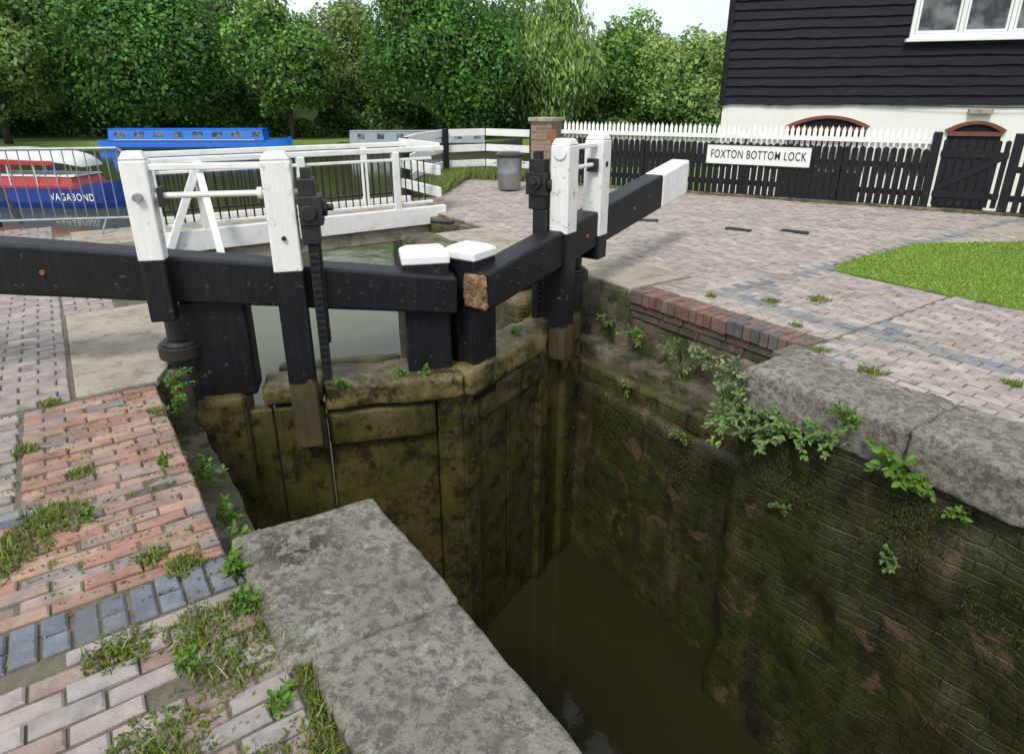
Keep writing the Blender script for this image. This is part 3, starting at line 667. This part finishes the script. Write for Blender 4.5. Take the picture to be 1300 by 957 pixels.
def text(txt,size,loc,xd,nd_,mat,parent,width=None,name='lettering',bold=.0,space=1.0):
    cu=bpy.data.curves.new('t','FONT'); cu.body=txt; cu.size=size; cu.align_x='CENTER'; cu.align_y='CENTER'; cu.extrude=.002; cu.offset=bold; cu.space_character=space
    o=bpy.data.objects.new('t',cu); COL.objects.link(o); bpy.context.view_layer.update()
    dg=bpy.context.evaluated_depsgraph_get(); me=bpy.data.meshes.new_from_object(o.evaluated_get(dg)); bpy.data.objects.remove(o)
    xs=[v.co.x for v in me.vertices]; sc=(width/(max(xs)-min(xs))) if width else 1
    for v in me.vertices:
        c=v.co.copy(); c.x*=sc; v.co=Vector(loc)+Vector(xd)*c.x+Z*c.y+Vector(nd_)*c.z
    me.materials.clear(); me.materials.append(mat); return link(name,me,parent)
text('FOXTON BOTTOM LOCK',.20,F0+FD*3.965+FN*.0535+Z*.725,FD,FN,M_letter,sg,1.60,bold=.001,space=1.12)

# litter bin
lb=thing('litter_bin',XY(-.05,12.6,0),'galvanised steel dustbin with black liner on the brick paving','bin')
mb=MB(); seg=40; rings=[(.03,.20),(.06,.215),(.30,.225),(.33,.235),(.36,.225),(.60,.245),(.64,.258),(.66,.25)]
vs=[];fs=[]
for z,r in rings:
    for i in range(seg):
        t=2*math.pi*i/seg; rr=r*(1+.02*math.cos(t*20)*(1 if .06<z<.6 else 0)); vs.append(XY(-.05+rr*math.cos(t),12.6+rr*math.sin(t),z))
for k in range(len(rings)-1):
    for i in range(seg): fs.append((k*seg+i,k*seg+(i+1)%seg,(k+1)*seg+(i+1)%seg,(k+1)*seg+i))
fs.append(tuple(range(seg))); mb.add(vs,fs); mb.obj('bin_body',M_galv,lb,smooth=True)
mb=MB(); c=XY(-.05,12.6); mb.cyl(c+Z*.62,c+Z*.68,.262,.268,32); mb.cyl(c+Z*.68,c+Z*.72,.26,.2,32); mb.obj('bin_liner',M_plastic,lb,bevel=.01)
for sx in(-1,1):
    mb=MB(); q=c+XY(sx*.25,0,.5); mb.tube([q+XY(0,-.07,0),q+XY(sx*.05,-.06,.02),q+XY(sx*.05,.06,.02),q+XY(0,.07,0)],.008); mb.obj('handle',M_galv,lb)

# foot bricks
for i,(x,y,r_) in enumerate([(1.95,9.3,.3),(3.05,8.6,-.2),(3.75,8.45,-.2),(-1.0,9.2,.2)]):
    a=XY(math.cos(r_-.5),math.sin(r_-.5)); b=XY(-math.sin(r_-.5),math.cos(r_-.5))
    mb=MB(); mb.box(XY(x,y),a,b,-.17,.17,-.05,.05,-.02,.022)
    mb.obj('kick_brick',M_iron,bevel=.008,label='low dark foothold brick set in the paving',category='foothold',group='footholds under the balance beam')

# crowd barriers
def barrier(a,b):
    d=(b-a).normalized(); L=(b-a).length
    r=thing('crowd_barrier',(a+b)/2,'galvanised steel crowd barrier standing on the lock side','barrier',group='steel barriers beside the lock')
    mb=MB(); mb.tube([a+Z*.12,a+Z*1.02,a+d*.06+Z*1.07,b-d*.06+Z*1.07,b+Z*1.02,b+Z*.12],.02); mb.tube([a+Z*.2,b+Z*.2],.016); mb.obj('frame',M_galv,r)
    mb=MB(); k=.12
    while k<L-.05: mb.cyl(a+d*k+Z*.2,a+d*k+Z*1.06,.007,.007,6); k+=.125
    mb.obj('bars',M_galv,r)
    for k in(.35,L-.35):
        mb=MB(); n=d.cross(Z); p=a+d*k; mb.tube([p+n*.28,p+n*.2+Z*.06,p+Z*.2,p-n*.2+Z*.06,p-n*.28],.014); mb.obj('foot',M_galv,r)
barrier(XY(-7.35,8.0),XY(-4.95,8.45)); barrier(XY(-9.9,7.6),XY(-7.5,8.0))
ir=thing('iron_railing',XY(-7.5,9.4,0),'black iron railing with diagonal stay at the bank edge','railing')
for x in(-8.6,-7.9,-7.5):
    mb=MB(); mb.box(XY(x,9.3-(x+7)*.05),XY(1,0),XY(0,1),-.04,.04,-.04,.04,-.1,1.0); mb.obj('post',M_iron,ir)
for q in(([XY(-8.7,9.35,.95),XY(-7.5,9.3,.95)],.03),([XY(-8.7,9.35,.5),XY(-7.5,9.3,.5)],.02),([XY(-7.5,9.3,.9),XY(-7.0,9.15,0)],.03)):
    mb=MB(); mb.tube(*q); mb.obj('rail',M_iron,ir)

# ---------------------------------------------------------------- building
C0=XY(4.45,14.5); a_=math.radians(-18); BD=XY(math.cos(a_),math.sin(a_)); BN=XY(math.sin(a_),-math.cos(a_))
bd=thing('canalside_building',C0+Z*-1.2,'black weatherboarded building over a white rendered ground floor','building')
def bb(mb,x0,x1,y0,y1,z0,z1,m=0): mb.box(C0,BD,BN,x0,x1,y0,y1,z0,z1,m)
mb=MB(); bb(mb,0.03,12,-7,0,-1.3,1.585); mb.obj('lower_wall',M_render,bd)
mb=MB(); bb(mb,0.03,12,-7,-.02,1.585,7.5); mb.obj('upper_wall',M_boards,bd)
mb=MB(); R=random.Random(11); z=1.56; row=0
def lowz(x,z,row): return z-.02+.018*noise.noise(Vector((x*1.3,row*3.7,0)))+.018*noise.noise(Vector((x*6,row*9.1,4)))
while z<7.4:
    h=.178; L=12; segs=100
    for i in range(segs):
        x0=-.02+i*L/segs; x1=x0+L/segs
        a0,a1=lowz(x0,z,row),lowz(x1,z,row); o0=.058+.010*noise.noise(Vector((x0,row*2.1,9)));o1=.058+.010*noise.noise(Vector((x1,row*2.1,9)))
        p=[(x0,o0,a0),(x1,o1,a1),(x1,.006,z+h+.03),(x0,.006,z+h+.03)]
        vs=[C0+BD*x+BN*y+Z*zz for x,y,zz in p]+[C0+BD*x0+BN*.002+Z*a0,C0+BD*x1+BN*.002+Z*a1]
        mb.add(vs,[(0,1,2,3),(0,4,5,1)])
    z+=h; row+=1
mb.obj('weatherboards',M_boards,bd)
mb=MB(); bb(mb,-.05,.06,-.05,.075,1.52,7.5); mb.obj('corner_board',M_boards,bd)
def window(x0,x1,z0,z1,lights):
    root=bpy.data.objects.new('window',None); COL.objects.link(root); root.location=C0+BD*((x0+x1)/2)+Z*z0; root.parent=bd; root.matrix_parent_inverse=Matrix.Translation(-bd.location)
    wl=root.location.copy()
    def ch(mb,name,mat,**k):
        o=mb.obj(name,mat,None,**k); o.parent=root; o.matrix_parent_inverse=Matrix.Translation(-wl); return o
    f=MB()
    for q in((x0,x1,z0,z0+.08),(x0,x1,z1-.08,z1)): bb(f,q[0],q[1],.02,.11,q[2],q[3])
    for i in range(lights+1):
        x=x0+(x1-x0-.07)*i/lights; bb(f,x,x+.07,.022,.108,z0+.08,z1-.08)
    ch(f,'frame',M_whiteclean,bevel=.004)
    f=MB()
    for i in range(lights):
        x=x0+(x1-x0-.07)*i/lights+.07; xe=x0+(x1-x0-.07)*(i+1)/lights
        for q in((x+.01,xe-.01,z0+.085,z0+.13),(x+.01,xe-.01,z1-.13,z1-.085)): bb(f,q[0],q[1],.05,.095,q[2],q[3])
        bb(f,x+.01,x+.05,.05,.095,z0+.13,z1-.13); bb(f,xe-.05,xe-.01,.05,.095,z0+.13,z1-.13)
    ch(f,'casement',M_whiteclean)
    f=MB(); bb(f,x0+.04,x1-.04,.056,.062,z0+.04,z1-.04); ch(f,'pane',M_glass)
    f=MB(); bb(f,x0-.06,x1+.06,.02,.17,z0-.06,z0-.002); ch(f,'sill',M_whiteclean,bevel=.006)
window(3.28,6.5,2.72,3.95,4); window(8,10,2.72,3.95,3)
def arch(x0,x1,zt,rise):
    n=14; out=[];inn=[]
    cx=(x0+x1)/2; hw=(x1-x0)/2
    for i in range(n+1):
        t=-1+2*i/n; zz=zt-rise*t*t; out.append((cx+t*(hw+.06),zz+.06)); inn.append((cx+t*hw,zz))
    mb=MB()
    for i in range(n):
        q=[out[i],out[i+1],inn[i+1],inn[i]]
        mb.add([C0+BD*x+BN*.07+Z*zz for x,zz in q]+[C0+BD*x+BN*.0+Z*zz for x,zz in q],[(0,1,2,3),(0,1,5,4),(2,3,7,6)])
    mb.obj('door_arch',M_woodbrown,bd)
    mb=MB()
    pts=[C0+BD*x+BN*.02+Z*zz for x,zz in inn]+[C0+BD*x1+BN*.02+Z*-1.2,C0+BD*x0+BN*.02+Z*-1.2]
    mb.add(pts,[tuple(range(len(pts)))]); mb.obj('door',M_boards,bd)
    mb=MB(); bb(mb,x0,x1,.022,.06,zt-rise-.05,zt-rise+.03); mb.obj('door_rail',M_woodbrown,bd)
arch(1.4,2.85,1.28,.2); arch(4.3,5.2,1.20,.17)
mb=MB(); bb(mb,4.55,4.95,0,.12,1.38,1.47); mb.obj('wall_vent',M_slab,bd,bevel=.01)
mb=MB()
pts=[C0+BD*float(x)+BN*.09+Z*(1.60-.10*math.sin((x-2.6)/1.6)) for x in np.linspace(2.6,7.5,16)]
mb.tube(pts,.008,6); mb.obj('cable',M_iron,bd)

# ---------------------------------------------------------------- boats
def boat(name,pos,head,L,cab,hull,h_c,label,top=None,hullh=.85,wd=2.1,windows=8,nose=2.5,cab_start=2.2,cab_end=1.2,trim=None,group=None,band=(.35,.8),ww=.32):
    kw={'group':group} if group else {}
    r=thing(name,pos,label,'boat',**kw); X=XY(math.cos(head),math.sin(head)); Y=XY(-math.sin(head),math.cos(head)); o=Vector(pos)
    def T(x,y,z): return o+X*float(x)+Y*float(y)+Z*float(z)
    prof=[(-L/2,.7),(-L/2+.5,.92),(-L/2+1.2,1)]+[(x,1) for x in np.linspace(-L/2+2,L/2-nose,6)]+[(L/2-nose*.5,.8),(L/2-nose*.2,.42),(L/2,.04)]
    mb=MB(); vs=[];fs=[]
    for x,wf in prof:
        up=.35*max(0,(x-(L/2-nose))/nose)**1.5
        for y,z in((-.86,-.3),(-1,.25),(-1,hullh),(1,hullh),(1,.25),(.86,-.3)):
            vs.append(T(x,y*wf*wd/2,z+(up if z==hullh else 0)))
    n=len(prof)
    for i in range(n-1):
        for j in range(6): fs.append((i*6+j,i*6+(j+1)%6,(i+1)*6+(j+1)%6,(i+1)*6+j))
    fs+=[tuple(range(6)),tuple(range((n-1)*6,n*6))]; mb.add(vs,fs); mb.obj('hull',hull,r)
    for yy in(-1,1):
        mb=MB(); mb.box(o,X,Y,-L/2+1.2,L/2-nose,yy*wd/2-.03,yy*wd/2+.03,hullh-.08,hullh-.02); mb.obj('rubbing_strake',trim or M_hull,r)
    x0,x1=-L/2+cab_end,L/2-nose-cab_start+1.2; w0=wd/2-.15; w1=wd/2-.32
    mb=MB(); mb.hexa([T(x,y*w0,hullh) for x,y in((x0,-1),(x1,-1),(x1,1),(x0,1))]+[T(x,y*w1,hullh+h_c) for x,y in((x0+.05,-1),(x1-.15,-1),(x1-.15,1),(x0+.05,1))]); mb.obj('cabin',cab,r)
    mb=MB(); mb.hexa([T(x,y*(w1+.06),hullh+h_c+.002) for x,y in((x0,-1),(x1,-1),(x1,1),(x0,1))]+[T(x,y*(w1-.1),hullh+h_c+.07) for x,y in((x0,-1),(x1,-1),(x1,1),(x0,1))]); mb.obj('roof',top or cab,r)
    for i in range(windows):
        xc=x0+(x1-x0)*(i+.6)/windows
        mb=MB()
        ff=(h_c*band[0],h_c*band[1])
        ya=lambda z: -1*(w0+(w1-w0)*z/h_c+.012)
        mb.add([T(xc-ww,ya(ff[0]),hullh+ff[0]),T(xc+ww,ya(ff[0]),hullh+ff[0]),T(xc+ww,ya(ff[1]),hullh+ff[1]),T(xc-ww,ya(ff[1]),hullh+ff[1])],[(0,1,2,3)])
        mb.obj('window',M_glass,r)
    return r,T
r,T=boat('narrowboat',(-30.6,65,-2.9),0.0,18.5,M_blue,M_blue,1.0,'long bright blue narrowboat moored at the far bank',hullh=.85,windows=8,trim=M_hull,top=M_blue,nose=2.2,cab_start=1.4,ww=.5,band=(.3,.78))
for (y0,y1,z0,z1) in((-1.10,-1.085,.05,.22),(-.94,-.925,.87,.92)):
    mb=MB(); mb.box(Vector((-30.6,65,-2.9)),XY(1,0),XY(0,1),-7.5,6.0,y0,y1,z0,z1); mb.obj('coach_line',M_whiteclean if z1>.5 else M_hull,r)
r,T=boat('narrowboat',(-7.5,62,-2.9),0.05,17,M_grey,M_hull,1.0,'grey green narrowboat moored near the hedge',windows=7,hullh=.8,top=M_grey)
BP=(-21.35,30.0,-2.9)
r,T=boat('trip_boat',BP,-.12,8.6,M_red,M_navy,.40,'trip boat with blue hull lettered VAGABOND and pale canopy',top=M_whiteclean,hullh=.95,windows=0,nose=1.6,trim=M_red,wd=2.4,cab_start=1.7)
hx=XY(math.cos(-.12),math.sin(-.12)); hy=XY(-math.sin(-.12),math.cos(-.12))
text('VAGABOND',.44,T(2.2,-1.235,.50),hx,-hy,M_cream,r,2.1,bold=.004,space=1.15)
# rounded pale canopy on poles with red trim
mb=MB(); ns=10; vs=[]
secs=[(-3.6,.75,2.0),(-3.2,1,2.02),(-.8,1.02,2.08),(1.2,1,2.02),(2.0,.85,1.9),(2.5,.6,1.75)]
for x,sc,zc in secs:
    for i in range(ns+1):
        t=math.pi*i/ns; vs.append(T(x,-1.08*sc*math.cos(t),zc+.46*sc*math.sin(t)))
ns1=ns+1
fs=[(k*ns1+i,k*ns1+i+1,(k+1)*ns1+1+i,(k+1)*ns1+i) for i in range(ns) for k in range(len(secs)-1)]+[tuple(range(ns1)),tuple(range((len(secs)-1)*ns1,len(secs)*ns1))]
mb.add(vs,fs); mb.obj('canopy',M_canopy,r,smooth=True)
mb=MB(); mb.hexa([T(x,-1.12+dy,z) for x,dy,z in((-3.4,0,1.86),(1.5,0,1.86),(1.5,.03,1.86),(-3.4,.03,1.86),(-3.4,0,2.04),(1.5,0,2.04),(1.5,.03,2.04),(-3.4,.03,2.04))]); mb.obj('canopy_trim',M_red,r)
for x in(-3.3,-2.1,-.8,.5,1.5):
    for y in(-1.03,1.03):
        mb=MB(); mb.cyl(T(x,y,.95),T(x,y,2.0),.03,.03,6); mb.obj('canopy_pole',M_whiteclean,r)
r,T=boat('narrowboat',(-29.8,36,-2.9),-.1,11,M_red,M_navy,.9,'red narrowboat moored behind the trip boat',top=M_whiteclean,hullh=.8,windows=7)

# ---------------------------------------------------------------- person on the trip boat
def person(loc,ang):
    me=bpy.data.meshes.new('person'); J={'pel':(0,0,.95),'ch':(0,.0,1.25),'nk':(0,0,1.47),'hd':(0,.01,1.58),'tp':(0,.01,1.72),
     'sl':(.19,0,1.42),'el':(.27,.06,1.15),'hl':(.12,.28,1.08),'sr':(-.19,0,1.42),'er':(-.27,.06,1.15),'hr':(-.1,.28,1.1),
     'll':(.1,0,.9),'kl':(.11,.02,.5),'al':(.11,0,.09),'tl':(.12,.14,.04),'lr':(-.1,0,.9),'kr':(-.11,.02,.5),'ar':(-.11,0,.09),'tr':(-.12,.14,.04)}
    rad={'pel':.15,'ch':.15,'nk':.06,'hd':.09,'tp':.07,'sl':.065,'el':.045,'hl':.03,'sr':.065,'er':.045,'hr':.03,'ll':.085,'kl':.06,'al':.042,'tl':.035,'lr':.085,'kr':.06,'ar':.042,'tr':.035}
    E=[('pel','ch'),('ch','nk'),('nk','hd'),('hd','tp'),('ch','sl'),('sl','el'),('el','hl'),('ch','sr'),('sr','er'),('er','hr'),('pel','ll'),('ll','kl'),('kl','al'),('al','tl'),('pel','lr'),('lr','kr'),('kr','ar'),('ar','tr')]
    ks=list(J); me.from_pydata([J[k] for k in ks],[(ks.index(a),ks.index(b)) for a,b in E],[])
    o=bpy.data.objects.new('person',me); COL.objects.link(o); o.modifiers.new('skin','SKIN'); 
    for i,k in enumerate(ks): me.skin_vertices[0].data[i].radius=(rad[k],rad[k]); me.skin_vertices[0].data[i].use_root=(k=='pel')
    s=o.modifiers.new('sub','SUBSURF'); s.levels=s.render_levels=2
    bpy.context.view_layer.update(); dg=bpy.context.evaluated_depsgraph_get(); m2=bpy.data.meshes.new_from_object(o.evaluated_get(dg)); bpy.data.objects.remove(o)
    m2.materials.clear()
    for q in(M_skin,M_cloth,M_trous,M_hair): m2.materials.append(q)
    for p in m2.polygons:
        c=p.center; p.material_index=2 if c.z<.95 else (1 if c.z<1.45 and not (c.y>.12) else (3 if c.z>1.62 or (c.z>1.55 and c.y<-.02) else 0)); p.use_smooth=True
    o=link('person',m2,label='person in pink top standing on the trip boat',category='person'); o.location=loc; o.rotation_euler=(0,0,ang); return o
person((-23.2,29.9,-2.45),2.6)

# ---------------------------------------------------------------- trees
def crown(H,Rx,Ry,nl,nleaf,seed,base,ls,hang=0,z0=1.0):
    R=np.random.RandomState(seed); hz=(H-z0)/2; cz=z0+hz
    L=[]
    while len(L)<nl:
        d=R.randn(3); d/=np.linalg.norm(d); q=R.uniform(.30,.82); 
        p=np.array([d[0]*Rx*q,d[1]*Ry*q,cz+d[2]*hz*q*1.0]); 
        t=(p[2]-z0)/(H-z0); 
        if t>.6 and (abs(p[0])/Rx)>(1.15-t*.7): continue
        L.append((p,R.uniform(.20,.42)*min(Rx,hz)*(1.0-.25*max(0,t-.6))))
    P=np.array([a for a,_ in L]); Q=np.array([b for _,b in L]); tint=R.uniform(.75,1.25,nl)
    wgt=Q**2/np.sum(Q**2); idx=R.choice(nl,nleaf,p=wgt)
    d=R.randn(nleaf,3); d[:,2]=d[:,2]*.9+.25; d/=np.linalg.norm(d,axis=1)[:,None]
    rad=Q[idx]*(.55+.5*R.rand(nleaf)**.5)
    sub=np.array([noise.noise(Vector((float(a[0])*3+float(i)*7.1,float(a[1])*3,float(a[2])*3))) for a,i in zip(d,idx)])
    rad*=1+.45*sub
    c=P[idx]+d*rad[:,None]; c[:,2]-=hang*R.rand(nleaf)*(1-d[:,2])
    nrm=d+R.randn(nleaf,3)*.5; nrm/=np.linalg.norm(nrm,axis=1)[:,None]
    a=np.cross(nrm,R.randn(nleaf,3)); a/=np.linalg.norm(a,axis=1)[:,None]; b=np.cross(nrm,a)
    s=ls*(.6+.8*R.rand(nleaf)); a*=s[:,None]; b*=(s*.6)[:,None]
    if hang: a[:,2]-=.25
    V=np.stack([c-a,c-b,c+a,c+b],1)
    col=np.array(base)[None,:]*tint[idx][:,None]*(.8+.4*R.rand(nleaf,1)); col*= (1+.8*sub)[:,None]; col=np.clip(col,.006,.5)
    return V,col
def tree(x,y,H,R_,base,seed,nleaf=14000,nl=48,label='',ls=.30,hang=0,z0=1.0,zb=-2.45):
    t=thing('tree',(x,y,zb),label,'tree',group='trees along the far bank')
    V,C=crown(H,R_,R_*.8,nl,nleaf,seed,base,ls,hang,z0); V=V+np.array([x,y,zb])
    quads('crown',V,C,M_leaf,t)
    mb=MB(); R=random.Random(seed); b=XY(x,y,zb-.2); tops=b+Z*H*.45
    mb.cyl(b,b+Z*H*.25,.035*H*.6,.024*H*.6,10); mb.cyl(b+Z*H*.25,tops+Z*H*.2,.024*H*.6,.006*H,8)
    for i in range(7):
        aa=R.uniform(0,6.28); s0=b+Z*H*R.uniform(.15,.4); mb.cyl(s0,s0+XY(math.cos(aa)*R_*.6,math.sin(aa)*R_*.6,H*R.uniform(.15,.35)),.01*H,.003*H,6)
    mb.obj('trunk',M_bark,t,smooth=True)
dk=(.085,.205,.038); md=(.125,.255,.052); lt=(.22,.35,.095); ol=(.18,.26,.08)
def TX(u,Y): return (u-650)/812*(.935*Y+1.3)
TR=[(10,68,18.5,7,lt,10,'broad light green tree on the far bank',0),
 (190,73,19.0,10.0,dk,11,'huge dense dark green tree on the far bank',0),
 (95,84,20.0,8,lt,12,'pale green tree behind the moored boats',0),
 (372,73,14.2,6.3,md,13,'rounded green tree with a slim visible trunk',0),
 (305,86,20,7,ol,14,'tall olive green tree behind the others',0),
 (560,74,18.2,9.8,dk,15,'large dense green tree above the hedge',0),
 (455,84,16.5,6.5,ol,16,'green tree behind the canal hedge',0),
 (705,76,15.0,5.6,lt,17,'pale green willow with drooping foliage',.6),
 (640,86,17.5,6,md,18,'green tree behind the canal hedge',0),
 (790,80,13.6,5.6,md,19,'mid green tree beyond the picket fence',0),
 (868,76,11.4,6.2,lt,20,'low spreading green tree beyond the picket fence',0),
 (930,80,11.5,5,ol,21,'green tree beside the black building',0),
 (-70,72,17,8,md,22,'green tree on the far bank',0)]
for (u,Y,H,R_,b,sd_,lab,hg) in TR:
    tree(TX(u,Y),Y,H,R_,b,sd_,nleaf=int(2200*R_*H/10+8000),nl=int(34+R_*5),label=lab,hang=hg,ls=.215 if hg==0 else .19,z0=1.8 if sd_==13 else .2)
# hedge along far bank
Rn=np.random.RandomState(4); n=70000
x=Rn.uniform(-75,60,n); top=3.2+1.0*np.sin(x*.35)+.8*np.sin(x*.9+1)+.4*np.sin(x*2.3)
z=-2.4+top*Rn.rand(n)**.7; y=77.5-1.5*Rn.rand(n)**2+Rn.randn(n)*.4
c=np.stack([x,y,z],1); a=Rn.randn(n,3); a/=np.linalg.norm(a,axis=1)[:,None]; b=np.cross(a,Rn.randn(n,3)); b/=np.linalg.norm(b,axis=1)[:,None]
s=.25*(.6+.8*Rn.rand(n,1)); V=np.stack([c-a*s,c-b*s*.6,c+a*s,c+b*s*.6],1)
col=np.array([(.09,.17,.038)])*(.5+.9*Rn.rand(n,1))*(1+.4*np.sin(x*.7+z)[:,None])
quads('hedge',V,np.clip(col,.005,.3),M_leaf,kind='stuff')
mb=MB(); mb.box(XY(0,88,0),XY(1,0),XY(0,1),-90,70,-1,1,-2.6,4.2); mb.obj('hedge',basic('hedge_core',[(.03,.06,.012),(.07,.12,.03)],1,.9,0),kind='stuff')

# ---------------------------------------------------------------- wall plants
def plant(loc,rad,nst,lsz,base,seed,out,label,drop=.3):
    R=random.Random(seed); V=[];C=[]; out=Vector(out).normalized(); side=out.cross(Z)
    for i in range(nst):
        d=(out*R.uniform(.2,1)+side*R.uniform(-1,1)+Z*R.uniform(-.3,1.0)).normalized(); L=rad*R.uniform(.5,1.15); p=Vector((0,0,0)); nseg=6; st=[]
        for k in range(nseg+1):
            st.append(p.copy()); d=(d-Z*drop*.35/nseg*2).normalized(); p=p+d*L/nseg
        for k in range(nseg):
            w_=d.cross(Z).normalized()*.0022 if abs(d.z)<.95 else Vector((.002,0,0))
            V.append([st[k]-w_,st[k]+w_,st[k+1]+w_,st[k+1]-w_]); C.append((.12,.11,.04))
        for k in range(1,nseg+1):
            for q in range(2 if k<nseg else 3):
                ld=Vector((R.uniform(-1,1),R.uniform(-1,1),R.uniform(-.5,.6)))+d*.5+out*.3; ld.normalize()
                s=lsz*R.uniform(.6,1.2); nn=(Z*.9+out*.6+Vector((R.uniform(-.5,.5),)*3)).normalized(); wv=ld.cross(nn).normalized()*s*.26
                b=st[k]; up=nn*s*.08
                t1=b+ld*s*.33; t2=b+ld*s*.72; tip=b+ld*s-nn*s*.1
                V.append([b,t1+wv*.95+up,t2+wv*.75+up,tip]); V.append([b,tip,t2-wv*.75+up,t1-wv*.95+up])
                q_=R.uniform(.65,1.3); c=tuple(x*q_ for x in base); C+= [c,c]
    V=np.array([[tuple(v) for v in q] for q in V]); o=quads('wall_plant',V,C,M_leaf,label=label,category='plant',group='weeds growing from the lock walls'); o.location=loc; return o
pg=(.15,.23,.07); pgr=(.22,.30,.13); pb=(.14,.27,.045); pf_=(.19,.31,.085)
outR=-N
PLN=[((1.72,3.46,-.22),.17,12,.042,pf_,'fresh green leafy weed under the coping stone'),
 ((1.94,3.46,-.26),.22,18,.048,pf_,'fresh green leafy weed rooted under the coping'),
 ((2.15,3.45,-.34),.25,22,.050,pgr,'bushy leafy weed on the wall corner'),
 ((2.32,3.47,-.36),.24,22,.048,pf_,'bushy green weed on the wall corner'),
 ((2.34,3.46,-.10),.17,14,.042,pgr,'leafy weed at the end of the coping'),
 ((1.55,3.44,-.05),.14,20,.028,pb,'small bright green weed on the coping'),
 ((1.30,3.45,-.20),.14,8,.065,pb,'broad leaved weed under the coping stone'),
 ((1.16,3.46,-.28),.11,6,.055,pb,'broad leaved weed under the coping stone'),
 ((0.95,3.46,-.33),.07,6,.035,pb,'little weed in a wall joint'),
 ((3.1,4.13,-.34),.22,14,.042,pgr,'weed on the recess ledge'),
 ((3.5,4.13,-.34),.18,10,.04,pg,'weed in the recess wall'),
 ((3.9,4.13,-.38),.16,9,.04,pb,'weed in the recess wall'),
 ((4.3,4.12,-.35),.14,8,.035,pb,'weed beside the gate heel'),
 ((4.75,4.0,-.40),.14,8,.035,pb,'weed beside the gate heel'),
 ((1.9,3.46,-.85),.10,8,.03,pg,'small weed low on the chamber wall'),
 ((1.2,3.46,-.8),.09,7,.03,pg,'small weed low on the chamber wall'),
 ((3.0,3.79,-.94),.12,9,.035,pg,'weed trailing over the mossy ledge'),
 ((3.7,3.86,-.76),.10,8,.03,pg,'weed trailing over the mossy ledge')]
for i,(l,r_,ns,ls,b,lab) in enumerate(PLN):
    plant(SN(*l),r_,ns,ls,b,30+i,outR,lab)
for i,(l,r_,ns,ls,b,lab) in enumerate([((4.3,.30,-.05),.16,12,.036,pb,'ivy like weed by the gate heel'),((4.05,.28,-.12),.14,9,.036,pb,'green weed on the recess edge'),((3.4,.30,-.25),.13,8,.035,pb,'green weed on the recess edge'),
   ((2.95,.30,-.25),.12,8,.035,pb,'green weed on the recess edge'),((2.5,.28,-.12),.11,8,.035,pb,'green weed on the recess edge'),((2.18,.22,.0),.08,12,.035,pb,'dandelion like weed beside the coping stone'),((1.98,.2,.0),.08,12,.035,pb,'dandelion like weed beside the coping stone'),((1.82,.0,.0),.07,10,.03,pb,'small weed between bricks'),
   ((2.9,-.2,.0),.06,8,.025,pb,'small weed between bricks'),((1.5,.2,.0),.07,10,.03,pb,'small weed between bricks'),((3.2,.12,.0),.05,7,.025,pb,'small weed between bricks'),((1.35,-.05,.0),.07,10,.03,pb,'small weed between bricks')]):
    plant(SN(*l),r_,ns,ls,b,60+i,N,lab,.2)
for i,(s,n,z) in enumerate([(3.86,1.9,-.2),(3.95,1.75,-.2),(4.0,1.3,-.2),(3.83,2.3,-.2),(4.05,2.6,-.2),(4.2,2.9,-.2)]):
    plant(SN(s,n,z),.07,7,.03,pb,80+i,-D,'small weed rooted in the gate timber',.1)
# long grass tufts and fine moss fringe on the walls
pts=[]
for (s,n,z,r_,k) in [(2.75,4.02,-.58,.12,300),(3.3,4.1,-.6,.1,120),(2.5,3.93,-.70,.12,200)]:
    for i in range(k):
        a=RR.uniform(0,6.28); q=RR.random()*r_; p=SN(s+math.cos(a)*q,n+math.sin(a)*q*.5,z); pts.append(tuple(p))
V,C=blades(pts,.15,.007,[(.20,.26,.11),(.13,.20,.06)],1.3,8)
P=[];C3=[]
for i in range(34000):
    s=RR.uniform(-.5,4.9); 
    if s>2.3: n=3.79; z=-.92-abs(RR.gauss(0,.2))
    else: n=3.465; z=-.27-abs(RR.gauss(0,.30))
    nz=noise.noise(Vector((s*2.2,z*2.2,1)))+.5*noise.noise(Vector((s*9,z*9,1)))
    if nz<.12+.3*RR.random(): continue
    p=SN(s,n+RR.uniform(-.025,.02),z); a=RR.uniform(-1,1); L=RR.uniform(.006,.016)
    d1=(D*a-Z*.8-N*.6).normalized()*L; w_=(D+Z*RR.uniform(-1,1)).normalized()*.004
    P.append([tuple(p-w_),tuple(p+w_),tuple(p+d1+w_*.5),tuple(p+d1-w_*.5)]); q=RR.uniform(.4,1.0); C3.append((.075*q,.092*q,.018*q))
quads('wall_moss',np.concatenate([V,np.array(P)]),np.concatenate([C,np.array(C3)]),M_leaf,kind='stuff')
